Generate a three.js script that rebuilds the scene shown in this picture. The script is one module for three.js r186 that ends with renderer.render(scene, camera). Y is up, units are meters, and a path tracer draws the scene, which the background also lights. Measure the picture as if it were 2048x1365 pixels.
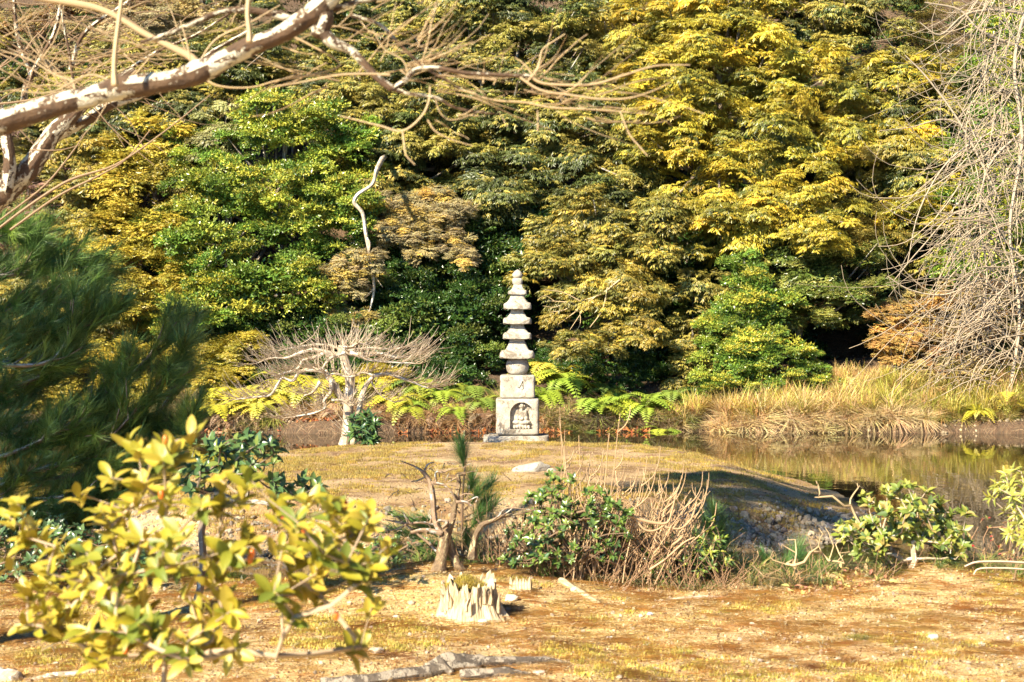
import * as THREE from 'three';
import { mergeGeometries, mergeVertices } from 'three/addons/utils/BufferGeometryUtils.js';
import { ImprovedNoise } from 'three/addons/math/ImprovedNoise.js';
import { Sky } from 'three/addons/objects/Sky.js';
import { Brush, Evaluator, SUBTRACTION } from 'three-bvh-csg';

// ---------------------------------------------------------------- camera, sky, sun, exposure
const F = 3500, CX = 1024, CY = 682.5, HORIZON = 650, EYE = 2.1;
const scene = new THREE.Scene();
const PITCH = Math.atan((CY - HORIZON) / F);
const camera = new THREE.PerspectiveCamera(2 * Math.atan(CY / F) * 180 / Math.PI, 2048 / 1365, 0.1, 400);
camera.position.set(0, EYE, 0);
camera.rotation.x = -PITCH;
camera.focus = 27;
camera.userData.fStop = 8;
scene.add(camera);
const SUN = new THREE.Vector3(-0.50, 0.575, 0.645).normalize();
const sky = new Sky();
sky.name = 'sky';
sky.scale.setScalar(300);
sky.material.uniforms.sunPosition.value.copy(SUN);
sky.material.uniforms.turbidity.value = 5;
sky.material.uniforms.rayleigh.value = 0.7;
sky.material.uniforms.mieCoefficient.value = 0.004;
sky.material.uniforms.cloudCoverage.value = 0;
sky.userData.kind = 'structure';
scene.add(sky);
scene.environmentIntensity = 0.1;
const sun = new THREE.DirectionalLight(new THREE.Color(1.0, 0.87, 0.63), 5);
sun.name = 'sunlight';
sun.position.copy(SUN).multiplyScalar(90).add(new THREE.Vector3(0, 0, -25));
sun.target.position.set(0, 0, -25);
sun.castShadow = true;
sun.shadow.mapSize.set(4096, 4096);
Object.assign(sun.shadow.camera, { left: -45, right: 45, top: 45, bottom: -45, near: 1, far: 200 });
scene.add(sun, sun.target);
const renderer = new THREE.WebGLRenderer({ antialias: true });
renderer.setSize(1024, 682);
renderer.toneMapping = THREE.LinearToneMapping;
renderer.toneMappingExposure = 2.7;
renderer.shadowMap.enabled = true;

// ---------------------------------------------------------------- helpers
let SEED = 1;
function rngOf(seed) { let a = (seed * 2654435761) >>> 0; return () => { a = (a + 0x6D2B79F5) | 0; let t = Math.imul(a ^ (a >>> 15), 1 | a); t = (t + Math.imul(t ^ (t >>> 7), 61 | t)) ^ t; return ((t ^ (t >>> 14)) >>> 0) / 4294967296; }; }
let rnd = rngOf(7);
const seed = (n) => { rnd = rngOf(n); };
const rr = (a, b) => a + (b - a) * rnd();
const pick = (a) => a[Math.min(a.length - 1, Math.floor(rnd() * a.length))];
const V = (x, y, z) => new THREE.Vector3(x, y, z);
const PN = new ImprovedNoise();
const n3 = (x, y, z) => PN.noise(x, y, z);
const fbm = (x, y, z, o = 4) => { let s = 0, a = 0.5; for (let i = 0; i < o; i++) { s += a * PN.noise(x, y, z); x *= 2.03; y *= 2.03; z *= 2.03; a *= 0.5; } return s; };
const clamp = (x, a = 0, b = 1) => Math.min(b, Math.max(a, x));
const sst = (x, a, b) => { const t = clamp((x - a) / (b - a)); return t * t * (3 - 2 * t); };
const lerp = (a, b, t) => a + (b - a) * t;
const cosP = Math.cos(PITCH), sinP = Math.sin(PITCH);
// the point of the photograph's pixel (px, py) that lies d metres in front of the lens
function P(px, py, d) {
  const x = (px - CX) / F, y = (CY - py) / F;
  const wy = y * cosP - sinP, wz = -(cosP + y * sinP), k = d / -wz;
  return V(x * k, EYE + wy * k, -d);
}
const X = (px, d) => (px - CX) / F * d;
const randDir = () => { const u = rr(-1, 1), t = rr(0, 6.2832), s = Math.sqrt(1 - u * u); return V(s * Math.cos(t), u, s * Math.sin(t)); };
const UPV = V(0, 1, 0);
function frame(pos, dir, up, s, out = new THREE.Matrix4()) {     // local +z along dir, local +y near up
  const z = dir.clone().normalize(), x = up.clone().cross(z);
  if (x.lengthSq() < 1e-6) x.set(1, 0, 0).cross(z);
  x.normalize();
  const y = z.clone().cross(x);
  out.makeBasis(x.multiplyScalar(s), y.multiplyScalar(s), z.multiplyScalar(s)).setPosition(pos);
  return out;
}

class MB {                                                        // collects triangles for one mesh
  constructor() { this.p = []; this.u = []; this.i = []; this.c = []; this.col = [1, 1, 1]; }
  v(x, y, z, a = 0, b = 0) { this.p.push(x, y, z); this.u.push(a, b); this.c.push(this.col[0], this.col[1], this.col[2]); return this.p.length / 3 - 1; }
  t(a, b, c) { this.i.push(a, b, c); }
  q(a, b, c, d) { this.i.push(a, b, c, a, c, d); }
  tube(pts, rad, n = 6, rough = 0, cap = true) {
    const m = pts.length, rings = [];
    let along = 0, ref = V(0.31, 0.2, 0.9);
    for (let k = 0; k < m; k++) {
      const a = pts[Math.max(0, k - 1)], b = pts[Math.min(m - 1, k + 1)], t = b.clone().sub(a).normalize();
      const s = ref.clone().sub(t.clone().multiplyScalar(ref.dot(t)));
      if (s.lengthSq() < 1e-4) s.set(1, 0, 0.3).sub(t.clone().multiplyScalar(t.x));
      s.normalize(); ref = s.clone();
      const w = t.clone().cross(s), r = rad[k];
      if (k) along += pts[k].distanceTo(pts[k - 1]);
      const ring = [];
      for (let j = 0; j <= n; j++) {
        const an = j / n * Math.PI * 2, c = Math.cos(an), d = Math.sin(an);
        let q = r;
        if (rough) { const jj = j % n, ca = Math.cos(jj / n * 6.2832), sa = Math.sin(jj / n * 6.2832); q *= 1 + rough * (fbm(ca * 1.3 + along * 3 / (0.2 + r * 10), sa * 1.3 + pts[k].x * 3, along * 2.1 / (0.12 + r * 6), 3) * 1.6); }
        const p = pts[k];
        ring.push(this.v(p.x + (s.x * c + w.x * d) * q, p.y + (s.y * c + w.y * d) * q, p.z + (s.z * c + w.z * d) * q, j / n * Math.max(0.06, Math.PI * 2 * rad[0]), along));
      }
      rings.push(ring);
    }
    for (let k = 0; k + 1 < m; k++) for (let j = 0; j < n; j++) this.q(rings[k][j], rings[k][j + 1], rings[k + 1][j + 1], rings[k + 1][j]);
    if (cap) {
      for (const k of [0, m - 1]) {
        const p = pts[k], c = this.v(p.x, p.y, p.z, 0, 0), g = rings[k];
        for (let j = 0; j < n; j++) k ? this.t(g[j], g[j + 1], c) : this.t(g[j + 1], g[j], c);
      }
    }
    return this;
  }
  kite(b, dir, nrm, L, W, fold = 0.25) {                          // small folded leaf of two triangles
    const z = dir, x = nrm.clone().cross(z).normalize(), y = z.clone().cross(x);
    const f = W * fold;
    const a = this.v(b.x, b.y, b.z), m = 0.45;
    const l = this.v(b.x + z.x * L * m - x.x * W / 2 - y.x * f, b.y + z.y * L * m - x.y * W / 2 - y.y * f, b.z + z.z * L * m - x.z * W / 2 - y.z * f);
    const r = this.v(b.x + z.x * L * m + x.x * W / 2 - y.x * f, b.y + z.y * L * m + x.y * W / 2 - y.y * f, b.z + z.z * L * m + x.z * W / 2 - y.z * f);
    const e = this.v(b.x + z.x * L, b.y + z.y * L, b.z + z.z * L);
    this.t(a, e, l); this.t(a, r, e);
  }
  blade(b, dir, side, L, W) {                                     // one needle
    const a = this.v(b.x - side.x * W / 2, b.y - side.y * W / 2, b.z - side.z * W / 2), c = this.v(b.x + side.x * W / 2, b.y + side.y * W / 2, b.z + side.z * W / 2);
    const e = this.v(b.x + dir.x * L, b.y + dir.y * L, b.z + dir.z * L);
    this.t(a, c, e);
  }
  geo(flat = false, colors = false) {
    const g = new THREE.BufferGeometry();
    g.setAttribute('position', new THREE.Float32BufferAttribute(this.p, 3));
    g.setAttribute('uv', new THREE.Float32BufferAttribute(this.u, 2));
    if (colors) g.setAttribute('color', new THREE.Float32BufferAttribute(this.c, 3));
    g.setIndex(this.i);
    if (flat) { const h = g.toNonIndexed(); h.computeVertexNormals(); return h; }
    g.computeVertexNormals();
    return g;
  }
  build(name, mat, parent, flat = false) { return addMesh(name, this.geo(flat, !!mat.vertexColors), mat, parent); }
}
const names = {};
const numbered = (n) => { const k = names[n] = (names[n] ?? -1) + 1; return k ? n + '_' + String(k).padStart(3, '0') : n; };
function addMesh(name, geo, mat, parent) {
  const m = new THREE.Mesh(geo, mat);
  m.name = parent ? name : numbered(name);
  m.castShadow = m.receiveShadow = true;
  (parent ?? scene).add(m);
  if (parent) m.position.sub(parent.userDataOrigin ?? V(0, 0, 0));
  return m;
}
// a thing: a Group standing at its base; its parts are modelled in world axes and moved by its origin
function thing(name, label, category, base, group) {
  const g = new THREE.Group();
  g.name = numbered(name);
  g.position.copy(base);
  g.userDataOrigin = base.clone();
  g.userData = { label, category };
  if (group) g.userData.group = group;
  scene.add(g);
  return g;
}
function tag(o, label, category, group, kind) { o.userData.label = label; if (category) o.userData.category = category; if (group) o.userData.group = group; if (kind) o.userData.kind = kind; return o; }
class Inst {
  constructor() { this.m = []; this.c = []; }
  add(mat, col) { this.m.push(mat); this.c.push(col); }
  build(name, geo, mat, parent, kind = 'stuff') {
    const o = new THREE.InstancedMesh(geo, mat, Math.max(1, this.m.length));
    this.m.forEach((m, i) => { o.setMatrixAt(i, m); o.setColorAt(i, this.c[i]); });
    o.name = parent ? name : numbered(name);
    o.castShadow = o.receiveShadow = true;
    if (kind) o.userData.kind = kind;
    (parent ?? scene).add(o);
    if (parent) o.position.sub(parent.userDataOrigin ?? V(0, 0, 0));
    return o;
  }
}
const C = (r, g, b) => { const c = new THREE.Color(); c.setRGB(r, g, b); return c; };
const vary = (c, v, h = 0.08) => { const k = 1 + rr(-v, v); return C(c[0] * k * (1 + rr(-h, h)), c[1] * k * (1 + rr(-h, h)), c[2] * k * (1 + rr(-h, h))); };
const spline = (pts, n) => new THREE.CatmullRomCurve3(pts, false, 'centripetal').getPoints(n);
const radii = (a, b, n, pw = 1) => Array.from({ length: n }, (_, i) => lerp(a, b, Math.pow(i / (n - 1), pw)));
// a limb drawn through [px, py, width in pixels, depth]; returns its points and radii
function limb(mb, list, o = {}) {
  const pts = list.map(([x, y, w, d]) => P(x, y, d ?? o.d)), n = o.n ?? Math.max(6, (list.length - 1) * 5);
  const c = spline(pts, n), r = [];
  for (let i = 0; i <= n; i++) { const t = i / n * (list.length - 1), k = Math.min(list.length - 2, Math.floor(t)), d = lerp(list[k][3] ?? o.d, list[k + 1][3] ?? o.d, t - k); r.push(lerp(list[k][2], list[k + 1][2], t - k) / 2 * d / F); }
  mb.tube(c, r, o.sides ?? 7, o.rough ?? 0.12);
  return { pts: c, rad: r };
}
// joins tips to a root the way a plant does: each tip reaches for the nearest point already joined
function branchwork(mb, root, tips, o = {}) {
  const nodes = [{ p: root.clone(), parent: -1, w: 0 }];
  const order = tips.slice().sort((a, b) => a.distanceTo(root) - b.distanceTo(root));
  for (const tip of order) {
    let best = 0, bd = 1e9;
    nodes.forEach((q, i) => { const d = q.p.distanceTo(tip) + (o.bias ?? 0.25) * q.p.distanceTo(root) * 0.4 + (q.p.y > tip.y ? (o.down ?? 0.3) * (q.p.y - tip.y) * 2 : 0); if (d < bd) { bd = d; best = i; } });
    let from = best;
    const a = nodes[best].p, L = a.distanceTo(tip), steps = Math.max(1, Math.round(L / (o.step ?? 0.12)));
    for (let s = 1; s <= steps; s++) {
      const t = s / steps, q = a.clone().lerp(tip, t);
      q.y += Math.sin(t * Math.PI) * L * (o.sag ?? -0.08);
      if (s < steps) q.add(randDir().multiplyScalar(L / steps * (o.wob ?? 0.15)));
      nodes.push({ p: q, parent: from, w: 0 });
      from = nodes.length - 1;
    }
    nodes[from].w += 1;
  }
  for (let i = nodes.length - 1; i > 0; i--) nodes[nodes[i].parent].w += nodes[i].w;
  const rad = (w) => Math.min(o.max ?? 1, (o.tip ?? 0.003) * Math.pow(Math.max(1, w), o.pow ?? 0.45));
  const kids = nodes.map(() => []);
  nodes.forEach((q, i) => { if (q.parent >= 0) kids[q.parent].push(i); });
  const run = (start, first) => {
    const pts = first >= 0 ? [nodes[first].p] : [], r = first >= 0 ? [rad(nodes[start].w)] : [];
    let k = start;
    for (;;) {
      pts.push(nodes[k].p); r.push(rad(nodes[k].w));
      const ks = kids[k].slice().sort((a, b) => nodes[b].w - nodes[a].w);
      for (const x of ks.slice(1)) run(x, k);
      if (!ks.length) break;
      k = ks[0];
    }
    if (pts.length > 1) mb.tube(pts, r, o.sides ?? 5, o.rough ?? 0.1);
  };
  run(0, -1);
  return nodes;
}

// ---------------------------------------------------------------- textures (what surfaces are made of)
const hash2 = (x, y, s) => { let h = Math.imul(x, 374761393) + Math.imul(y, 668265263) + Math.imul(s, 974634777); h = Math.imul(h ^ (h >>> 13), 1274126177); return ((h ^ (h >>> 16)) >>> 0) / 4294967296; };
function tn(u, v, per, s) {                                       // tileable value noise
  const x = u * per, y = v * per, x0 = Math.floor(x), y0 = Math.floor(y), a = x - x0, b = y - y0, w = (k) => ((k % per) + per) % per;
  const sa = a * a * (3 - 2 * a), sb = b * b * (3 - 2 * b);
  return lerp(lerp(hash2(w(x0), w(y0), s), hash2(w(x0 + 1), w(y0), s), sa), lerp(hash2(w(x0), w(y0 + 1), s), hash2(w(x0 + 1), w(y0 + 1), s), sa), sb);
}
const tf = (u, v, per, s, o = 4) => { let t = 0, a = 0.5, q = 0; for (let i = 0; i < o; i++) { t += a * tn(u, v, per, s + i); q += a; a *= 0.55; per *= 2; } return t / q; };
const toS = (c) => { c = clamp(c); return Math.round(255 * (c <= 0.0031308 ? c * 12.92 : 1.055 * Math.pow(c, 1 / 2.4) - 0.055)); };
function texture(N, fn, metres, srgb = true) {
  const d = new Uint8Array(N * N * 4);
  for (let y = 0; y < N; y++) for (let x = 0; x < N; x++) {
    const c = fn((x + 0.5) / N, (y + 0.5) / N, x, y), o = (y * N + x) * 4;
    for (let k = 0; k < 3; k++) d[o + k] = srgb ? toS(c[k]) : Math.round(255 * clamp(Array.isArray(c) ? c[k] : c));
    d[o + 3] = 255;
  }
  return dataTex(d, N, metres, srgb);
}
function dataTex(d, N, metres, srgb) {
  const t = new THREE.DataTexture(d, N, N, THREE.RGBAFormat);
  t.wrapS = t.wrapT = THREE.RepeatWrapping;
  t.magFilter = THREE.LinearFilter;
  if (srgb) t.colorSpace = THREE.SRGBColorSpace;
  t.repeat.set(1 / metres, 1 / metres);
  t.needsUpdate = true;
  return t;
}
const mix3 = (a, b, t) => [lerp(a[0], b[0], t), lerp(a[1], b[1], t), lerp(a[2], b[2], t)];
const std = (o) => new THREE.MeshStandardMaterial({ roughness: 0.9, metalness: 0, side: THREE.DoubleSide, ...o });
const phys = (o) => new THREE.MeshPhysicalMaterial({ roughness: 0.5, metalness: 0, side: THREE.DoubleSide, ...o });

// needle litter: thousands of fallen pine needles laid over brown earth, with their relief
function litterTex(N, count, palette, base, seedN, metres) {
  const r = rngOf(seedN), col = new Float32Array(N * N * 3), hgt = new Float32Array(N * N);
  for (let y = 0; y < N; y++) for (let x = 0; x < N; x++) { const u = x / N, v = y / N, k = tf(u, v, 6, seedN), g = tn(u, v, 128, seedN + 9), c = base(k, g, u, v); for (let j = 0; j < 3; j++) col[(y * N + x) * 3 + j] = c[j]; hgt[y * N + x] = 0.25 * g; }
  for (let i = 0; i < count; i++) {
    const c = palette[Math.floor(r() * palette.length)], L = (0.5 + r()) * N * 0.05, an = (r() - 0.5) * 2.2 + (r() < 0.2 ? 1.5 : 0), b = 0.65 + r() * 0.6, h = r();
    let x = r() * N, y = r() * N; const bend = (r() - 0.5) * 0.02;
    for (let s = 0, a = an; s < L; s++, a += bend) { x += Math.cos(a); y += Math.sin(a); const q = (((y | 0) % N + N) % N) * N + (((x | 0) % N + N) % N); for (let j = 0; j < 3; j++) col[q * 3 + j] = c[j] * b; hgt[q] = 0.4 + 0.6 * h; }
  }
  const a = new Uint8Array(N * N * 4), e = new Uint8Array(N * N * 4);
  for (let q = 0; q < N * N; q++) { for (let j = 0; j < 3; j++) { a[q * 4 + j] = toS(col[q * 3 + j]); e[q * 4 + j] = Math.round(255 * clamp(hgt[q])); } a[q * 4 + 3] = e[q * 4 + 3] = 255; }
  return [dataTex(a, N, metres, true), dataTex(e, N, metres, false)];
}
const [litterMap, litterBump] = litterTex(1024, 15000, [[0.66, 0.45, 0.17], [0.58, 0.37, 0.13], [0.72, 0.53, 0.24], [0.36, 0.19, 0.07], [0.78, 0.63, 0.38]],
  (k, g) => mix3([0.48, 0.33, 0.15], k > 0.55 ? [0.60, 0.46, 0.18] : [0.68, 0.49, 0.26], clamp(0.5 + (k - 0.5) * 1.5 + (g - 0.5) * 1.8)), 11, 2.6);
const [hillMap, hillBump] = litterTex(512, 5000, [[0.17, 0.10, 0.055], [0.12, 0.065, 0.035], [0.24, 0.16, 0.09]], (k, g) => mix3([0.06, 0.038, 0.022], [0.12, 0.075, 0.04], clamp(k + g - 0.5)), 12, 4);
const soilMap = texture(1024, (u, v) => {
  const a = tf(u, v, 4, 31, 5), b = tf(u, v, 9, 41, 5), g = tn(u, v, 256, 51), h = tn(u, v, 512, 53);
  let c = mix3([0.32, 0.20, 0.09], [0.52, 0.37, 0.20], clamp((a - 0.3) * 2.2));
  c = mix3(c, [0.38, 0.27, 0.06], clamp((b - 0.58) * 7) * 0.6);
  c = mix3(c, [0.17, 0.085, 0.04], clamp((tf(u, v, 14, 61, 4) - 0.56) * 8) * 0.7);
  const k = 0.62 + 0.55 * g + 0.3 * (h - 0.5);
  c = [c[0] * k, c[1] * k, c[2] * k];
  return h > 0.93 && g > 0.55 ? [0.7, 0.62, 0.5] : c;
}, 3.2);
const soilBump = texture(512, (u, v) => 0.5 * tf(u, v, 32, 71, 4) + 0.5 * tn(u, v, 256, 73), 3.2, false);
const stoneMap = texture(1024, (u, v) => {
  const g = tn(u, v, 300, 81), h = tn(u, v, 512, 82), s = tf(u, v, 7, 83, 5), t = tf(u, v, 13, 87, 6) * 0.8 + 0.2 * tn(u, v, 110, 89);
  let c = mix3([0.40, 0.35, 0.275], [0.53, 0.48, 0.40], s);
  const st = sst(t, 0.49, 0.66);
  c = mix3(c, [0.17, 0.13, 0.09], st * 0.72);
  c = mix3(c, [0.60, 0.56, 0.47], sst(tf(u, v, 12, 93, 4), 0.58, 0.66) * 0.7);
  const k = 0.78 + 0.36 * g + (h > 0.86 ? -0.25 : 0);
  return [c[0] * k, c[1] * k, c[2] * k];
}, 1.1);
const stoneBump = texture(512, (u, v) => 0.45 * tf(u, v, 10, 95, 5) + 0.55 * tn(u, v, 160, 96), 0.7, false);
// bark with crusts of pale lichen
function barkTex(seedN, bark, dark, lichen, amount, metres, N = 512) {
  const f = (u, v) => { const l = 0.62 * tf(u, v, 9, seedN + 20, 6) + 0.38 * tf(u, v, 4, seedN + 25, 2) + 0.14 * (tn(u, v, 90, seedN + 30) - 0.5); return sst(l, amount, amount + 0.035); };
  const m = texture(N, (u, v) => { const w = tf(u, v, 7, seedN + 3, 3), cr = tn(u + 0.1 * w, v, 40, seedN), k = tf(u, v, 16, seedN + 7, 4); let c = mix3(dark, bark, clamp(0.2 + k + 0.5 * (cr - 0.5))); const g = 0.8 + 0.4 * tn(u, v, 128, seedN + 40); c = mix3(c, [lichen[0] * g, lichen[1] * g, lichen[2] * g], f(u, v)); return c; }, metres);
  const b = texture(256, (u, v) => 0.5 * tf(u, v, 16, seedN + 7, 4) + 0.2 * tn(u, v, 64, seedN) + 0.3 * f(u, v), metres, false);
  return std({ map: m, bumpMap: b, bumpScale: 0.006, roughness: 0.92 });
}
const M = {
  litter: std({ map: litterMap, bumpMap: litterBump, bumpScale: 0.012, roughness: 0.95 }),
  hill: std({ map: hillMap, bumpMap: hillBump, bumpScale: 0.02, roughness: 0.95 }),
  soil: std({ map: soilMap, bumpMap: soilBump, bumpScale: 0.02, roughness: 0.95 }),
  stone: std({ map: stoneMap, bumpMap: stoneBump, bumpScale: 0.008, roughness: 0.9 }),
  cherry: barkTex(200, [0.12, 0.068, 0.036], [0.035, 0.02, 0.012], [0.60, 0.54, 0.41], 0.51, 0.33),
  darkBark: barkTex(300, [0.10, 0.07, 0.05], [0.03, 0.022, 0.018], [0.42, 0.42, 0.34], 0.56, 0.5),
  paleBark: barkTex(400, [0.50, 0.40, 0.29], [0.24, 0.17, 0.11], [0.70, 0.66, 0.57], 0.50, 0.8),
  greyBark: barkTex(500, [0.26, 0.20, 0.15], [0.10, 0.075, 0.055], [0.45, 0.42, 0.36], 0.57, 1.2),
  twig: std({ color: C(0.50, 0.36, 0.20), roughness: 0.8 }),
  redTwig: std({ color: C(0.30, 0.18, 0.10), roughness: 0.8 }),
  vine: std({ color: C(0.42, 0.33, 0.23), roughness: 0.85 }),
  paleTwig: std({ color: C(0.54, 0.43, 0.31), roughness: 0.85 }),
  strawTwig: std({ color: C(0.48, 0.32, 0.18), roughness: 0.8 }),
  brownTwig: std({ color: C(0.20, 0.13, 0.08), roughness: 0.85 }),
  leaf: phys({ color: C(1, 1, 1), vertexColors: true, roughness: 0.42, transmission: 0.2 }),
  dryLeaf: phys({ color: C(1, 1, 1), vertexColors: true, roughness: 0.75, transmission: 0.2 }),
  gloss: phys({ color: C(1, 1, 1), vertexColors: true, roughness: 0.3, transmission: 0.12 }),
  needle: phys({ color: C(1, 1, 1), roughness: 0.5, transmission: 0.15 }),
  grass: phys({ color: C(1, 1, 1), roughness: 0.7, transmission: 0.3 }),
  pebble: std({ color: C(1, 1, 1), roughness: 0.85, bumpMap: stoneBump, bumpScale: 0.004 }),
  bits: std({ color: C(1, 1, 1), roughness: 0.9 }),
  water: phys({ color: C(0.03, 0.024, 0.012), roughness: 0.03, ior: 1.5, side: THREE.FrontSide }),
};

// ---------------------------------------------------------------- ground, water, island, hillside
function nearH(x, z) {
  const d = -z, e = 11.05 + 0.25 * Math.sin(x * 0.9 + 1) + 0.3 * n3(x * 1.1, 3.2, 0);
  let h = 0.5 + 0.09 * fbm(x * 0.7, z * 0.7, 1.7, 3) + 0.035 * fbm(x * 4, z * 4, 5.1, 3);
  h += 0.15 * Math.exp(-(((x + 0.42) / 0.62) ** 2 + ((d - 10.5) / 0.5) ** 2));
  h += 0.11 * Math.exp(-(((x - 2.68) / 0.45) ** 2 + ((d - 10.9) / 0.5) ** 2));
  return lerp(h, -0.7, sst(d, e, e + 2.0));
}
function farH(x, z) {
  const d = -z, s = 34.1 + 0.3 * Math.sin(x * 0.5) + 0.5 * n3(x * 0.6, 0.3, 8);
  let h = lerp(-0.5, 0.22, sst(d, s - 0.4, s + 0.15));
  h += 0.62 * sst(d, s + 0.1, s + 2.6) + 0.5 * sst(d, s + 2, s + 6);
  h += Math.max(0, d - 40) * 0.6 + 0.35 * fbm(x * 0.4, z * 0.4, 2, 3) * sst(d, s + 0.5, s + 3) + 0.06 * fbm(x * 3, z * 3, 4, 3);
  return h;
}
function sheet(x0, x1, zs, nx, hf, name, mat, label) {
  const mb = new MB(), rows = zs.map((z) => Array.from({ length: nx + 1 }, (_, i) => { const x = lerp(x0, x1, i / nx); return mb.v(x, hf(x, z), z, x, -z); }));
  for (let k = 0; k + 1 < zs.length; k++) for (let i = 0; i < nx; i++) mb.q(rows[k][i], rows[k][i + 1], rows[k + 1][i + 1], rows[k + 1][i]);
  const m = mb.build(name, mat);
  tag(m, label, null, null, 'structure');
  return m;
}
{
  const zs = [18, 12, 8, 4, 1, -2, -4, -5.5];
  for (let z = -6.2; z > -13.4; z -= 0.055) zs.push(z);
  zs.push(-14);
  const xs0 = -9, mbx = 300;
  sheet(xs0, 9, zs, mbx, nearH, 'ground', M.litter, 'foreground bank of orange pine needles, moss and pebbles before the pond');
  const zf = [];
  for (let z = -33.2; z > -41; z -= 0.14) zf.push(z);
  for (let z = -41; z > -100; z -= 2.2) zf.push(z);
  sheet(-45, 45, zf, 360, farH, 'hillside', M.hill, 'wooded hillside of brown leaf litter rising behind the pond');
}
{
  const ripple = texture(512, (u, v) => 0.5 + 0.5 * (tf(u, v, 5, 701, 4) - 0.5) + 0.1 * (tn(u, v, 60, 711) - 0.5), 5, false);
  ripple.repeat.set(1 / 5, 1 / 9);
  M.water.bumpMap = ripple; M.water.bumpScale = 0.006;
  const mb = new MB(), a = mb.v(-60, 0, -9.5, -60, 9.5), b = mb.v(60, 0, -9.5, 60, 9.5), c = mb.v(60, 0, -37, 60, 37), d = mb.v(-60, 0, -37, -60, 37);
  mb.q(a, b, c, d);
  tag(mb.build('water', M.water), 'still brown pond water mirroring the grassy bank and trees', null, null, 'structure');
}
// island: an oval mound with a bare, mossy top and a broken stony bank towards the viewer
const ISL = { cx: -0.35, cz: -21.3, rx: 4.5, rz: 5.6 };
function islandT(x, z) {                                          // 0 at the middle, 1 at the waterline
  let a = (x - ISL.cx) / ISL.rx, b = (z - ISL.cz) / ISL.rz;
  const p = 2.7;
  let t = Math.pow(Math.pow(Math.abs(a), p) + Math.pow(Math.abs(b), p), 1 / p);
  return t + 0.05 * fbm(x * 0.7, z * 0.7, 9, 3) + 0.012 * n3(x * 4, z * 4, 2);
}
function islandH(x, z) {
  const t = islandT(x, z), top = 0.39 + 0.05 * Math.exp(-(((x - 0.3) / 2.6) ** 2 + ((z + 24.5) / 3) ** 2)) - 0.09 * sst(x, 1.6, 4.2) + 0.05 * fbm(x * 0.8, z * 0.8, 3, 3);
  const front = sst(z, -20, -16.4);
  const seat = Math.exp(-((((x - 0.1) / 0.9) ** 2 + ((z + 26.1) / 1.1) ** 2) ** 2));
  const edge = lerp(0.62, 0.80, front);
  let h = top * (1 - Math.pow(sst(t, edge, 1.0), 1.0)) - 0.25 * sst(t, 0.97, 1.12);
  h += (0.02 * fbm(x * 3.5, z * 3.5, 6, 4) + 0.2 * front * sst(t, 0.7, 0.84) * fbm(x * 2.4, z * 2.4, 16, 4));
  return lerp(h, 0.372, seat);
}
{
  const mb = new MB(), N = 150, K = 84, rows = [];
  for (let k = 0; k <= K; k++) {
    const rad = 1.16 * Math.pow(k / K, 0.8), ring = [];
    for (let i = 0; i <= N; i++) { const an = i % N / N * 6.28319, x = ISL.cx + Math.cos(an) * rad * ISL.rx * 1.12, z = ISL.cz + Math.sin(an) * rad * ISL.rz * 1.12; ring.push(mb.v(x, islandH(x, z), z, x, z)); }
    rows.push(ring);
  }
  for (let k = 0; k < K; k++) for (let i = 0; i < N; i++) mb.q(rows[k][i], rows[k][i + 1], rows[k + 1][i + 1], rows[k + 1][i]);
  tag(mb.build('island', M.soil), 'low mossy earth island in the pond carrying the stone pagoda', null, null, 'structure');
}
const onNear = (px, d) => { const x = X(px, d); return V(x, nearH(x, -d), -d); };
const onFar = (px, d) => { const x = X(px, d); return V(x, farH(x, -d), -d); };
const onIsland = (px, d) => { const x = X(px, d); return V(x, islandH(x, -d), -d); };

// ---------------------------------------------------------------- stones
function stoneGeo(s, flat = 0.6, sub = 2, sharp = 0.35) {
  const g = mergeVertices(new THREE.IcosahedronGeometry(1, sub).deleteAttribute('normal').deleteAttribute('uv')), p = g.attributes.position;
  for (let i = 0; i < p.count; i++) {
    const v = V().fromBufferAttribute(p, i), k = 1 + sharp * fbm(v.x * 1.3 + s * 7.1, v.y * 1.3 + s, v.z * 1.3, 3) * 1.6;
    v.multiplyScalar(k);
    for (const [nx, ny, nz, c] of [[0.8, 0.5, 0.3, 0.72], [-0.5, 0.7, 0.5, 0.68], [0.1, 0.96, -0.2, 0.66], [-0.7, -0.1, 0.7, 0.74], [0.5, 0.1, 0.85, 0.7]]) { const dd = v.x * nx + v.y * ny + v.z * nz; if (dd > c) v.addScaledVector(V(nx, ny, nz), -(dd - c) * 0.85); }
    p.setXYZ(i, v.x, v.y * flat, v.z);
  }
  const uv = new Float32Array(p.count * 2);
  for (let i = 0; i < p.count; i++) { uv[i * 2] = p.getX(i) * 0.1 + p.getZ(i) * 0.07; uv[i * 2 + 1] = p.getY(i) * 0.12 + p.getZ(i) * 0.05; }
  g.setAttribute('uv', new THREE.BufferAttribute(uv, 2));
  const h = g.toNonIndexed(); h.computeVertexNormals();
  return h;
}
const PEB = [stoneGeo(1.3, 0.6, 1), stoneGeo(2.7, 0.5, 1), stoneGeo(4.2, 0.7, 1)];
function stuffStones(name, label, list, mat = M.pebble) {         // [position, size, colour]
  const ins = new Inst(), g = PEB[list.length % 3];
  for (const [p, s, c] of list) ins.add(frame(p, randDir(), randDir(), s), c);
  const o = ins.build(name, g, mat);
  return tag(o, label, null, null, 'stuff');
}
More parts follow.
